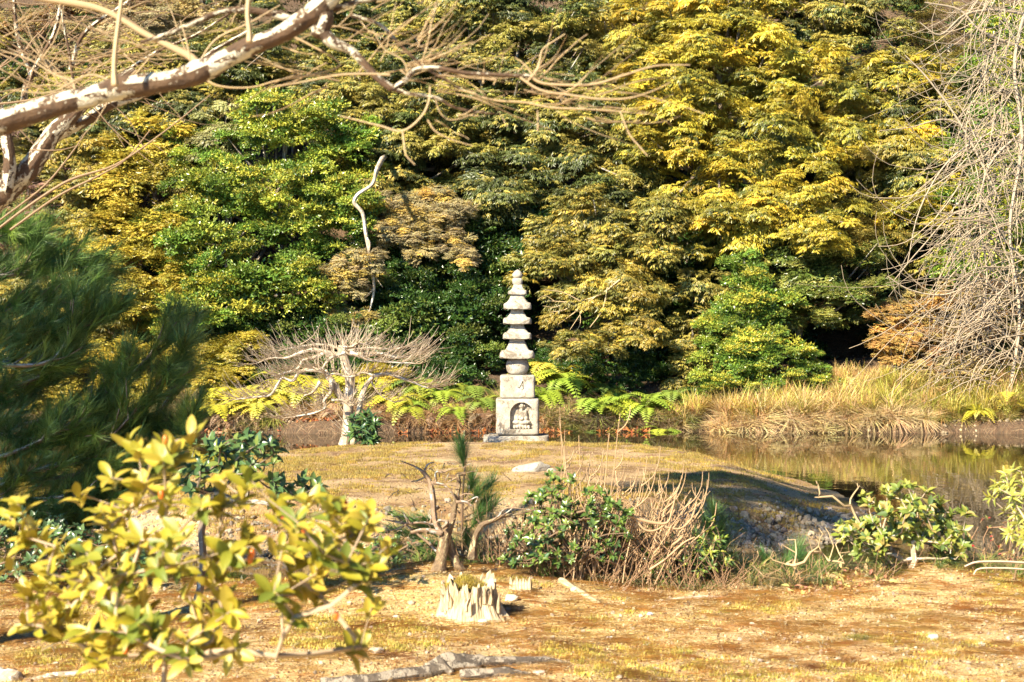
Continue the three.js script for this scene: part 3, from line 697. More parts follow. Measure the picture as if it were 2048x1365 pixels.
T('evergreen_tree', 'bright glossy green broadleaf tree left of the crooked white branch', 'tree', null, 'green', 38.5, 540, [[570, 280, 105, 95], [480, 410, 120, 85], [610, 420, 95, 90], [420, 490, 80, 70], [560, 575, 120, 65], [440, 590, 90, 65], [690, 300, 70, 80], [400, 360, 60, 60], [690, 440, 60, 70, 38.2], [380, 640, 60, 50]], { trunk: 0.17, bark: 'greyBark', off: -0.6 });
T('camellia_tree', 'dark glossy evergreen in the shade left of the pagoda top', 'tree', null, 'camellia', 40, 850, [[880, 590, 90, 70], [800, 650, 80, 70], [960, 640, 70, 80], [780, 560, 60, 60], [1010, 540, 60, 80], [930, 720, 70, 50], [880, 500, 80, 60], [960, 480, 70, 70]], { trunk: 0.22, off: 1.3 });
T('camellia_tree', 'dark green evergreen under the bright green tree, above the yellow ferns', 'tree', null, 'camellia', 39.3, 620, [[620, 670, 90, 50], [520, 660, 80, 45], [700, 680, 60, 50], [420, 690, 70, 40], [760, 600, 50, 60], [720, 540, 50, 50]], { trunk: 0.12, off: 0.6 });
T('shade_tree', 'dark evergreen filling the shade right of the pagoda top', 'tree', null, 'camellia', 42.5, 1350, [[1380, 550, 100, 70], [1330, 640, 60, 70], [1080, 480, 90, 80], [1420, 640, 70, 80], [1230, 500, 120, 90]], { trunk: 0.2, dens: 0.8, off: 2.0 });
T('layered_tree', 'tree with flat layered boughs reaching right over the dark hollow', 'tree', null, 'layered', 39.5, 1590, [[1620, 570, 90, 30], [1700, 520, 70, 22], [1580, 530, 80, 30], [1690, 590, 60, 20, 38.8], [1610, 630, 90, 28], [1740, 500, 40, 14, 38.8], [1750, 570, 36, 14, 38.6], [1560, 610, 60, 50]], { trunk: 0.12, off: 0.2 });
T('cypress_tree', 'olive cypress with drooping flat sprays right of the golden oak', 'tree', null, 'cypress', 42, 1740, [[1720, 330, 50, 60], [1730, 420, 65, 55], [1700, 490, 70, 45], [1750, 480, 50, 50], [1680, 250, 40, 60]], { trunk: 0.12, off: 0.2 });
T('dark_pine_tree', 'dark green conifer in the shade above the hollow', 'tree', null, 'darkpine', 43, 1800, [[1800, 520, 60, 80], [1790, 620, 70, 60], [1720, 600, 80, 50, 44]], { trunk: 0.12, off: 1.6 });
T('hazel_tree', 'brownish olive tree right of the cypress, left of the bare vines', 'tree', null, 'olive', 45, 1840, [[1830, 240, 100, 100], [1780, 170, 70, 70], [1850, 380, 90, 80], [1880, 480, 80, 70], [1770, 330, 60, 70]], { trunk: 0.14, dens: 0.95, off: 0.6 });
T('vine_host_tree', 'yellow-green broadleaf tree half hidden behind the bare vines', 'tree', null, 'green', 40, 1990, [[1990, 180, 90, 100], [2020, 330, 80, 120], [1930, 440, 80, 80], [1960, 560, 100, 80], [2040, 480, 80, 90], [2050, 60, 80, 80], [1910, 330, 60, 80]], { trunk: 0.2, dens: 0.8, off: 0.3 });
T('ochre_tree', 'golden brown oak leaning over the bank right of the pagoda', 'tree', null, 'ochre', 37, 1230, [[1190, 450, 110, 65], [1110, 530, 75, 55], [1260, 520, 80, 60], [1250, 600, 75, 60], [1170, 610, 70, 45], [1140, 690, 45, 30, 36.4], [1270, 670, 60, 35], [1110, 480, 60, 50], [1300, 440, 60, 55], [1210, 690, 50, 26]], { trunk: 0.14, back: 1.2, limbs: 3, off: -1.1 });
T('dry_leaved_tree', 'brownish yellow half-dry crown left above the pagoda', 'tree', null, 'dry', 38, 890, [[840, 410, 60, 26], [790, 430, 40, 26], [890, 430, 46, 30], [930, 420, 22, 26], [780, 470, 34, 26], [830, 470, 50, 26], [900, 480, 44, 28], [850, 505, 40, 18], [925, 515, 24, 20, 37.7], [770, 400, 24, 14], [870, 390, 30, 14]], { trunk: 0.065, limbs: 7, bark: 'brownTwig', back: 3, off: -0.3 });
T('camellia_bush', 'rounded mid green bush on the shore right of the pagoda', 'shrub', null, 'green', 36.2, 1500, [[1490, 560, 55, 45], [1500, 630, 75, 50], [1520, 700, 75, 50], [1470, 720, 60, 50], [1540, 750, 55, 35], [1440, 660, 40, 50], [1450, 770, 60, 30]], { trunk: 0.05, dens: 0.9, off: -0.6 });
T('olive_bush', 'drooping olive bush between the ochre oak and the rounded bush', 'shrub', null, 'olive', 37.6, 1390, [[1400, 580, 60, 45], [1390, 660, 50, 45], [1400, 730, 50, 40], [1360, 760, 40, 30]], { trunk: 0.05, dens: 0.9, off: 0.1 });
T('yellow_shrub', 'yellow-leaved shrub above the left end of the ferns', 'shrub', null, 'yellow', 36.2, 450, [[460, 720, 60, 36], [430, 760, 46, 26], [400, 700, 40, 30], [500, 690, 36, 24]], { trunk: 0.04 });
T('yellow_shrub', 'golden shrub on the shore seen through the lower dark pine', 'shrub', null, 'yellow', 36, 150, [[60, 780, 90, 44], [170, 800, 80, 40], [270, 780, 70, 40], [340, 810, 50, 30], [120, 720, 90, 40], [250, 720, 60, 40]], { trunk: 0.04, off: -0.3 });
T('yellow_shrub', 'yellow-leaved shrub behind the pale bare tree', 'shrub', null, 'yellow', 36, 780, [[700, 770, 46, 30], [770, 760, 60, 30], [820, 780, 40, 24]], { trunk: 0.04 });
T('amber_tree', 'small amber-leaved tree with a white trunk right of the dark hollow', 'tree', null, 'amber', 36.6, 1808, [[1800, 640, 50, 30], [1840, 680, 60, 30], [1790, 690, 46, 22], [1850, 620, 50, 30], [1780, 720, 26, 14]], { trunk: 0.09, bark: 'paleBark', limbs: 2, back: 0, off: -0.3 });
T('rust_shrub', 'rusty orange and olive shrub under the bare vines', 'shrub', null, 'rust', 36.2, 1960, [[1900, 640, 80, 45], [1980, 680, 90, 50], [2030, 600, 70, 60], [1930, 730, 80, 36], [2030, 760, 70, 40], [1850, 690, 60, 40], [1870, 750, 60, 30], [1830, 610, 50, 30], [1960, 590, 70, 40]], { trunk: 0.05, off: -0.2 });
T('green_shrub', 'small yellow-green shrub on the bank at the edge of the dark hollow', 'shrub', null, 'green', 35.9, 1620, [[1620, 745, 36, 24], [1640, 770, 36, 18], [1615, 715, 22, 24]], { trunk: 0.04 });
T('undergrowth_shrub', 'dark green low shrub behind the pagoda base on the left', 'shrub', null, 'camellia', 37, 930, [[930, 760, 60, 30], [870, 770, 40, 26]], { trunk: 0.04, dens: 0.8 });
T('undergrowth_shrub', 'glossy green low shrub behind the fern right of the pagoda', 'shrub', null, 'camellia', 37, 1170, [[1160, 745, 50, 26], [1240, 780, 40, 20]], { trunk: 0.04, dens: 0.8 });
T('olive_tree', 'olive oak between the bright green tree and the large central oak', 'tree', null, 'olive', 42, 720, [[690, 170, 80, 70], [740, 400, 60, 50], [800, 370, 60, 40], [650, 210, 60, 60]], { trunk: 0.12, off: 0.7 });
T('olive_tree', 'olive tree joining the central oak and the huge golden oak', 'tree', null, 'olive', 42, 1260, [[1250, 210, 70, 90], [1260, 340, 80, 70], [1230, 100, 70, 80]], { trunk: 0.14, off: 1.2 });
T('golden_oak_tree', 'smaller golden oak filling the slope between the huge golden oak and the vines', 'tree', null, 'gold', 42, 1760, [[1720, 200, 80, 70], [1800, 300, 80, 80], [1850, 170, 70, 60], [1880, 360, 60, 70], [1690, 300, 50, 60], [1830, 430, 60, 60]], { trunk: 0.14, off: 0.1 });
T('bronze_tree', 'bronze tree between the golden tiers and the cherry trunk on the left', 'tree', null, 'ochre', 42, 190, [[180, 300, 70, 60], [200, 390, 60, 60], [140, 400, 60, 60], [110, 330, 70, 50], [350, 340, 50, 60], [340, 230, 60, 50]], { trunk: 0.1, off: 0.5 });
T('green_tree', 'green leafy growth between the golden tiers and the bright green tree', 'tree', null, 'green', 42, 350, [[350, 470, 50, 60], [370, 560, 50, 50], [390, 300, 50, 50], [340, 640, 50, 50]], { trunk: 0.08, off: 0.5 });
// bare brown boughs hanging under the oak by the pagoda
{
  seed(66);
  const t = scene.children.find((o) => o.userData.label?.startsWith('golden brown oak leaning')), mb = new MB();
  for (const l of [[[1240, 560, 5], [1200, 590, 4], [1150, 604, 3], [1095, 602, 1.5]], [[1190, 595, 3], [1150, 625, 2.5], [1115, 650, 1.5]], [[1215, 575, 3], [1205, 620, 3], [1180, 655, 1.5]], [[1160, 602, 2.5], [1125, 585, 2], [1090, 580, 1]], [[1150, 604, 2.5], [1130, 620, 2], [1100, 625, 1]], [[1135, 605, 2], [1110, 615, 1.5], [1085, 612, 1]], [[1160, 620, 2], [1160, 650, 1.5], [1145, 670, 1]], [[1180, 600, 2], [1150, 645, 1.5], [1140, 660, 1]], [[1110, 603, 1.5], [1090, 592, 1.2], [1075, 600, 1]], [[1145, 627, 1.5], [1120, 632, 1.2], [1095, 645, 1]]]) limb(mb, l, { d: 35.8 + rr(-0.15, 0.15), sides: 5, rough: 0.12 });
  mb.build('branch', M.twig, t).userData.kind = 'stuff';
}
// the tuft and the crooked pale branch that carries it
{
  seed(71);
  const base = onFar(880, 38.6), t = thing('crooked_tree', 'crooked pale branch with a drooping tuft of dry yellow leaves left of the pagoda', 'tree', base), mb = new MB(), d = 37.5;
  mb.tube(spline([base, P(860, 560, 41.6), P(830, 380, 42), P(785, 322, 41.5), P(757, 332, 38.6), P(750, 352, d)], 24), radii(0.1, 0.045, 25), 7, 0.1);
  limb(mb, [[752, 340, 7], [745, 368, 8], [715, 390, 8], [708, 405, 8], [724, 425, 8], [732, 470, 8], [737, 500, 6], [741, 530, 6], [748, 570, 6], [745, 600, 5], [738, 625, 3]], { d, n: 50, rough: 0.2 });
  limb(mb, [[733, 476, 5], [739, 486, 5], [738, 502, 5]], { d: d - 0.02, n: 8 });
  for (const b of [[[740, 520, 4], [762, 520, 3], [768, 528, 2], [750, 535, 2]], [[746, 580, 4], [730, 595, 3], [710, 600, 1.5]], [[740, 530, 3], [720, 545, 2], [700, 560, 1.5]], [[742, 545, 3], [755, 560, 2], [765, 575, 1]], [[740, 620, 3], [725, 640, 2], [705, 650, 1]]]) limb(mb, b, { d, n: 10, sides: 5 });
  mb.build('branch', M.paleBark, t);
  const ins = four();
  crown(ins, [[700, 530, 36, 22], [680, 560, 30, 22], [735, 515, 26, 16], [710, 570, 30, 20], [675, 590, 24, 14], [690, 635, 36, 16], [730, 640, 22, 14], [660, 545, 16, 14], [745, 545, 16, 12], [670, 650, 18, 10]], d, 'dry');
  crownParts(ins, 'dry', t);
}
// undergrowth in the shade at the foot of the trees
{
  seed(75);
  const mass = (label, kind, d, list) => { const q = four(); crown(q, list, d, kind, 0.9); for (let i = 1; i < 4; i++) { q[0].m.push(...q[i].m); q[0].c.push(...q[i].c); } tag(q[0].build('undergrowth', KIND[kind].geos[0], M[KIND[kind].m]), label, null, null, 'stuff'); };
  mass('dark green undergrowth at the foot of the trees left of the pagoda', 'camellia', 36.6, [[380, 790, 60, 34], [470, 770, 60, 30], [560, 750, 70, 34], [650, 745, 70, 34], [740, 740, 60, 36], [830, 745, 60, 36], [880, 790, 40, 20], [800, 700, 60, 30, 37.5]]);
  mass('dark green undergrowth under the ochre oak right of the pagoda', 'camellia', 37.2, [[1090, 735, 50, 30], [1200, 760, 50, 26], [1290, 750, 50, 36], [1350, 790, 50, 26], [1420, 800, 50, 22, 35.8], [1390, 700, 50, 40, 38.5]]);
  mass('yellow-green leafy undergrowth along the left shore', 'green', 35.4, [[400, 830, 40, 18], [700, 830, 40, 16], [860, 835, 40, 14], [1220, 835, 50, 16], [1330, 815, 30, 18]]);
  mass('orange and olive undergrowth on the right bank below the vines', 'rust', 35.3, [[1850, 790, 50, 18], [1930, 800, 60, 22], [2010, 790, 50, 26], [1960, 835, 50, 14], [2040, 840, 40, 14]]);
  const slope = four();
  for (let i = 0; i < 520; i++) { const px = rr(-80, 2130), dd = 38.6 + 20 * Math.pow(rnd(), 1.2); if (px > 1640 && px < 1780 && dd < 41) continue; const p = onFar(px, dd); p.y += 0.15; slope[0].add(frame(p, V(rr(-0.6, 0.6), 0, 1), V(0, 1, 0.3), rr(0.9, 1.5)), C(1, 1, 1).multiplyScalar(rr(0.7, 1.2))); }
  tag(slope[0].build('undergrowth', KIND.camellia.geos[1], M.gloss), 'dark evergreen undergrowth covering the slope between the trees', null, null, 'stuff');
}

// ---------------------------------------------------------------- far bank: ferns, grasses, fallen leaves, vines
const leafMats = new Map();
function leafMat(c, kind = 'leaf') {                               // one material per leaf tint
  const k = c.map((x) => Math.round(x * 50) / 50 + 0.004), key = kind + k.join();
  if (!leafMats.has(key)) leafMats.set(key, phys({ color: C(...k), roughness: kind === 'gloss' ? 0.28 : 0.45, transmission: 0.25 }));
  return leafMats.get(key);
}
function frondGeo(s, L) {
  seed(s);
  const mb = new MB(), pt = (q) => V(rr(-0.004, 0.004), L * (0.55 * Math.sin(q * 2.0) - 0.42 * q * q), L * (0.25 * q + 0.62 * q * q)), N = 19, pts = [];
  for (let i = 0; i <= N; i++) pts.push(pt(i / N));
  mb.tube(pts, radii(0.008, 0.002, N + 1), 3, 0, false);
  for (let i = 3; i <= N; i++) {
    const q = i / N, t = pts[i].clone().sub(pts[i - 1]).normalize(), w = L * 0.27 * Math.pow(Math.sin(Math.PI * Math.min(0.97, 0.12 + q * 0.86)), 0.8);
    const up = V(1, 0, 0).cross(t).multiplyScalar(-1).normalize();
    for (const sd of [-1, 1]) mb.kite(pts[i], V(sd, 0, 0).addScaledVector(t, 0.45).addScaledVector(up, -0.25).normalize(), up.clone().add(V(0, 0.3, 0.3)), w * rr(0.9, 1.1), L * 0.055, 0.15);
  }
  return mb.geo(true);
}
const FROND = [frondGeo(81, 0.85), frondGeo(82, 0.7), frondGeo(83, 0.95)];
seed(90);
const bankD = (py) => 34.35 + (838 - py) * 0.028;
function fern(px, py, size, cols, label, n = 9) {
  const d = bankD(py), b = onFar(px, d), t = thing('fern', label, 'fern', b, 'ferns along the far shore');
  for (let i = 0; i < n; i++) {
    const a = (i / n) * 6.283 + rr(-0.3, 0.3), m = new THREE.Mesh(pick(FROND), leafMat(pick(cols)));
    m.name = 'frond'; m.scale.setScalar(size * rr(0.75, 1.1)); m.rotation.set(rr(-0.15, 0.25), a, 0, 'YXZ'); m.position.y = rr(0, 0.1); m.castShadow = m.receiveShadow = true;
    t.add(m);
  }
}
const YEL = [[0.58, 0.52, 0.04], [0.50, 0.48, 0.05], [0.62, 0.52, 0.06]], GRN = [[0.22, 0.30, 0.03], [0.34, 0.38, 0.04], [0.16, 0.24, 0.03]], LIME = [[0.34, 0.44, 0.03], [0.28, 0.40, 0.04], [0.44, 0.48, 0.04]];
for (const [px, py, s, c, l] of [
  [445, 812, 1.0, YEL, 'yellow fern at the left end of the row, beside the dark pine tips'], [490, 800, 1.1, YEL, 'tall yellow fern left of the pale bare tree, second in the row'], [535, 815, 1.0, YEL, 'yellow fern behind the lowest left bough of the pale bare tree'],
  [575, 796, 1.1, YEL, 'upper yellow fern behind the left boughs of the pale bare tree'], [610, 822, 0.9, YEL, 'low yellow fern near the water left of the pale trunk'], [650, 808, 1.0, YEL, 'yellow fern just left of the pale trunk'],
  [745, 805, 0.95, YEL, 'yellow-green fern just right of the pale trunk'], [790, 825, 0.9, YEL, 'yellow-green fern overhanging brown dead fronds right of the pale trunk'], [835, 800, 0.9, GRN, 'green fern midway between the pale trunk and the pagoda'],
  [880, 812, 0.9, LIME, 'light green fern nearest the bare ground left of the pagoda'], [912, 842, 0.6, LIME, 'small light green fern at the waterline left of the pagoda'], [960, 825, 0.8, GRN, 'dark green fern beside the left edge of the pagoda base'],
  [1105, 750, 1.1, YEL, 'tall yellow fern just right of the pagoda ball'], [1130, 775, 1.1, LIME, 'tall green fern right of the pagoda upper block'], [1085, 800, 0.9, LIME, 'green fern touching the right edge of the pagoda'],
  [1190, 825, 0.9, LIME, 'green fern behind the tallest dry stems'], [1240, 808, 0.9, LIME, 'green fern beneath the ochre oak'], [1290, 815, 1.0, LIME, 'bright green fern drooping to the water, left of the straw grass'], [1325, 835, 0.8, LIME, 'bright green fern at the waterline where the straw grass begins'],
  [420, 835, 0.9, YEL, 'low yellow fern hanging over the water beside the dark pine tips'], [515, 840, 0.9, YEL, 'low yellow fern hanging over dead fronds beneath the left boughs of the bare tree'], [765, 790, 0.9, YEL, 'upper yellow fern behind the right fork of the bare tree'],
  [860, 785, 0.8, GRN, 'upper dark green fern on the slope left of the pagoda'], [815, 835, 0.8, LIME, 'light green fern low over the water right of the aucuba-like shrub'], [940, 800, 0.8, GRN, 'green fern on the slope just left of the pagoda upper block'], [1215, 785, 0.8, GRN, 'upper dark green fern under the ochre oak'], [1270, 840, 0.8, LIME, 'light green fern leaning to the water below the ochre oak'], [1345, 795, 0.8, GRN, 'dark green fern at the left end of the straw grass, higher up the bank'],
  [1160, 845, 0.7, GRN, 'dark green fern low by the water right of the pagoda'], [1700, 835, 0.5, LIME, 'small yellow-green fern in the straw grass'], [2015, 830, 0.8, YEL, 'yellow fern at the right edge of the shore'], [1960, 848, 0.5, YEL, 'small yellow fern at the waterline under the vines'],
]) fern(px, py, s * 1.12, c, l, 15);
// grass: arching blades in tufts
function tuftGeo(s, n, L, W, arch) {
  seed(s);
  const mb = new MB();
  for (let i = 0; i < n; i++) {
    const a = rr(0, 6.283), o = V(Math.cos(a), 0, Math.sin(a)), side = V(-o.z, 0, o.x), l = L * rr(0.6, 1.15), b = o.clone().multiplyScalar(rr(0, 0.06)), k = arch * rr(0.5, 1.4);
    const at = (q) => b.clone().addScaledVector(o, l * k * q * q).add(V(0, l * (q - 0.55 * k * q * q), 0)), g = rr(0.75, 1.2);
    mb.col = [g, g * rr(0.9, 1.05), g * rr(0.8, 1.05)];
    const p = [at(0), at(0.5), at(1)], w = W * rr(0.6, 1.2);
    const r = p.map((q, j) => { const ww = w * [0.8, 1, 0.15][j] / 2; return [mb.v(q.x - side.x * ww, q.y, q.z - side.z * ww), mb.v(q.x + side.x * ww, q.y, q.z + side.z * ww)]; });
    for (let j = 0; j < 2; j++) mb.q(r[j][0], r[j][1], r[j + 1][1], r[j + 1][0]);
  }
  return mb.geo(false, true);
}
const TUFT = [tuftGeo(91, 34, 0.62, 0.016, 0.7), tuftGeo(92, 30, 0.5, 0.014, 1.1)];
M.blade = phys({ color: C(1, 1, 1), vertexColors: true, roughness: 0.65, transmission: 0.2 });
{
  seed(93);
  const straw = new Inst(), hang = new Inst(), weed = new Inst();
  const add = (ins, px, d, s, c, tilt = 0) => { const p = onFar(px, d); if (n3(px * 0.015, d * 0.8, 3) < -0.32) return; ins.add(frame(p, V(rr(-1, 1), 0, rr(-1, 1)), V(rr(-0.5, 0.5), 1, tilt * rr(0.3, 1.3) + rr(-0.35, 0.35)), s), c); };
  for (let i = 0; i < 1900; i++) {
    const px = rr(1340, 2090), d = 34.2 + Math.pow(rnd(), 1.2) * 3.2, k = sst(px, 1340, 1480);
    if (rnd() > 0.25 + 0.75 * k || (d > 35.4 && px < 1560) || (d > 36.4 && px > 1780 && rnd() < 0.6)) continue;
    add(straw, px, d, (0.4 + 0.8 * Math.pow(rnd(), 0.8)) * (d < 36 ? 1 : 0.6), vary(px > 1750 && rnd() < 0.45 ? [0.40, 0.40, 0.06] : pick([[0.70, 0.50, 0.22], [0.62, 0.46, 0.20], [0.66, 0.52, 0.14], [0.56, 0.36, 0.16], [0.52, 0.50, 0.10]]), 0.18), 0.15);
  }
  for (let i = 0; i < 620; i++) add(hang, rr(1330, 1860), rr(33.95, 34.6), rr(0.4, 1.0), vary(pick([[0.62, 0.45, 0.24], [0.52, 0.35, 0.18], [0.68, 0.54, 0.26]]), 0.2), 1.3);
  for (let i = 0; i < 2000; i++) { const px = rr(-60, 1400), d = rr(34.0, 35.4); add(weed, px, d, rr(0.45, 1.0), vary(px > 560 && px < 1000 && d < 34.5 ? pick([[0.36, 0.20, 0.09], [0.46, 0.28, 0.12]]) : pick([[0.40, 0.28, 0.13], [0.22, 0.24, 0.04], [0.34, 0.34, 0.05], [0.46, 0.30, 0.14], [0.20, 0.14, 0.07]]), 0.2), rr(0, 0.9)); }
  for (let i = 0; i < 700; i++) { const px = rr(1740, 2100), d = rr(34.0, 35.6); add(weed, px, d, rr(0.35, 0.8), vary(pick([[0.44, 0.36, 0.08], [0.36, 0.34, 0.06], [0.50, 0.36, 0.14], [0.30, 0.30, 0.05], [0.46, 0.26, 0.08]]), 0.2), rr(0, 0.9)); }
  tag(straw.build('grass', TUFT[0], M.blade), 'straw yellow grass standing on the right half of the far bank', null, null, 'stuff');
  tag(hang.build('hanging_grass', TUFT[1], M.blade), 'dry straw grass drooping over the right shore to the water', null, null, 'stuff');
  tag(weed.build('weeds', TUFT[1], M.blade), 'brown and green weeds along the left half of the far shore', null, null, 'stuff');
  // brown dead fronds hanging under the ferns
  const dead = new Inst();
  for (let i = 0; i < 420; i++) { const px = rr(420, 1000), p = onFar(px, rr(34.2, 34.9)); dead.add(frame(p, V(rr(-1, 1), -0.2, rr(0, 1)), UPV, rr(0.45, 0.75)), vary(pick([[0.46, 0.30, 0.17], [0.36, 0.21, 0.11], [0.52, 0.38, 0.22]]), 0.2)); }
  tag(dead.build('dead_fronds', FROND[1], M.grass), 'brown dead fern fronds drooping under the yellow ferns', null, null, 'stuff');
  // rust red fallen leaves at the waterline and leaf litter up the slope
  const one = new MB(); one.kite(V(0, 0, -0.5), V(0, 0, 1), UPV, 1, 0.5, 0.25); const lg = one.geo(true), red = new Inst(), lit = new Inst();
  for (let i = 0; i < 2200; i++) { const px = rnd() < 0.7 ? rr(560, 1110) : rr(380, 1300), p = onFar(px, rr(33.8, 34.9)); if (n3(px * 0.02, 1, 5) < -0.15) continue; p.y = Math.max(p.y, 0) + rr(0, 0.08); red.add(frame(p, randDir(), V(rr(-0.6, 0.6), 1, rr(-0.6, 0.6)), rr(0.06, 0.12)), vary(pick([[0.50, 0.15, 0.03], [0.58, 0.22, 0.04], [0.40, 0.10, 0.03], [0.44, 0.24, 0.08]]), 0.25)); }
  for (let i = 0; i < 9000; i++) { const px = rr(-60, 2100), d = 34.5 + Math.pow(rnd(), 1.3) * 8, p = onFar(px, d); lit.add(frame(p, randDir(), V(rr(-0.5, 0.5), 1, rr(-0.5, 0.5)), rr(0.05, 0.11)), vary(pick([[0.34, 0.20, 0.10], [0.26, 0.13, 0.06], [0.46, 0.32, 0.18], [0.18, 0.09, 0.05]]), 0.25)); }
  tag(red.build('fallen_leaves', lg, M.grass), 'rust red fallen leaves lining the shore behind the pagoda', null, null, 'stuff');
  tag(lit.build('leaf_litter', lg, M.grass), 'brown leaf litter lying on the bank under the trees', null, null, 'stuff');
  const shore = [];
  for (let i = 0; i < 900; i++) { const px = rr(-40, 2090), p = onFar(px, rr(33.85, 34.25)), g = rr(0.5, 1.1); shore.push([p, 0.012 + 0.04 * Math.pow(rnd(), 3), C(0.50 * g, 0.38 * g, 0.24 * g)]); }
  stuffStones('shore_stones', 'small pale stones along the far waterline', shore);
}
// bare vines hanging over the trees on the right
{
  seed(95);
  const base = onFar(2010, 36), t = thing('bare_vine', 'huge tangle of bare pale vines hanging down the right edge', 'vine', base), mb = new MB(), fine = new MB();
  const strand = (px, py, ang, len, curl, w, d, grav = 0.5, target = mb) => {
    const pts = [], n = 12; let x = px, y = py, a = ang, dd = d;
    for (let i = 0; i <= n; i++) { pts.push(P(x, y, dd)); x += Math.cos(a) * len / n; y += Math.sin(a) * len / n; a += curl / n + rr(-0.16, 0.16) + grav * Math.cos(a) / n; dd += rr(-0.05, 0.05); }
    target.tube(pts, radii(w / 2 * d / F, w / 5 * d / F, n + 1), 4, 0, false);
  };
  for (let i = 0; i < 380; i++) { const py = rr(-80, 700), px = 2030 + rr(-80, 70) - (py > 380 ? rr(0, 60) : 0); strand(px, py, rr(0.2, 3.1), rr(90, 330), rr(-3.0, 3.0), rr(1.2, 2.7), rr(34.4, 36.4), rr(-0.6, 1.2)); }
  for (let i = 0; i < 110; i++) strand(rr(1960, 2070), rr(-40, 760), rr(2.2, 4.0), rr(90, 230), rr(-1.5, 0.8), rr(1.4, 2.6), rr(34.4, 36), rr(0.2, 1.2), fine);
  for (let i = 0; i < 60; i++) strand(rr(1910, 2070), rr(200, 640), Math.PI / 2 + rr(-0.7, 0.7), rr(120, 260), rr(-1.4, 1.4), rr(2, 3.2), rr(34.6, 36), 0, fine);
  for (let i = 0; i < 46; i++) strand(rr(1960, 2070), rr(420, 800), rr(2.7, 3.7), rr(140, 300), rr(-1.4, 0.4), rr(2, 3), rr(34.3, 35.2), 0.8, fine);
  for (const l of [[[2060, 100, 6], [1960, 60, 5], [1920, 20, 5], [1850, 5, 3]], [[2060, 30, 7], [1990, 20, 6], [1930, 30, 5], [1880, 70, 4], [1840, 45, 2]], [[2000, 400, 5], [1920, 245, 5], [1850, 150, 4], [1810, 110, 2]], [[1990, 300, 4], [1900, 240, 4], [1820, 255, 2], [1760, 262, 1.5]], [[2050, 520, 5], [1930, 420, 4], [1840, 500, 3], [1790, 560, 2]],
    [[1960, 560, 4], [1890, 590, 4], [1820, 580, 3], [1775, 553, 2]], [[2050, 700, 5], [1960, 640, 4], [1900, 655, 3], [1830, 600, 2]], [[1990, 260, 4], [1900, 320, 4], [1840, 420, 3], [1815, 530, 2]], [[2060, 250, 6], [1980, 330, 5], [1960, 430, 5], [1975, 560, 4], [1950, 700, 3]], [[2070, -40, 9], [2030, 120, 8], [2045, 280, 8], [2020, 460, 7], [2040, 640, 7], [2010, 830, 8]]]) limb(mb, l, { d: 35, sides: 5, rough: 0.05 });
  mb.build('stem', M.vine, t);
  const f = fine.build('hanging_twigs', M.vine, t); f.userData.kind = 'stuff';
}
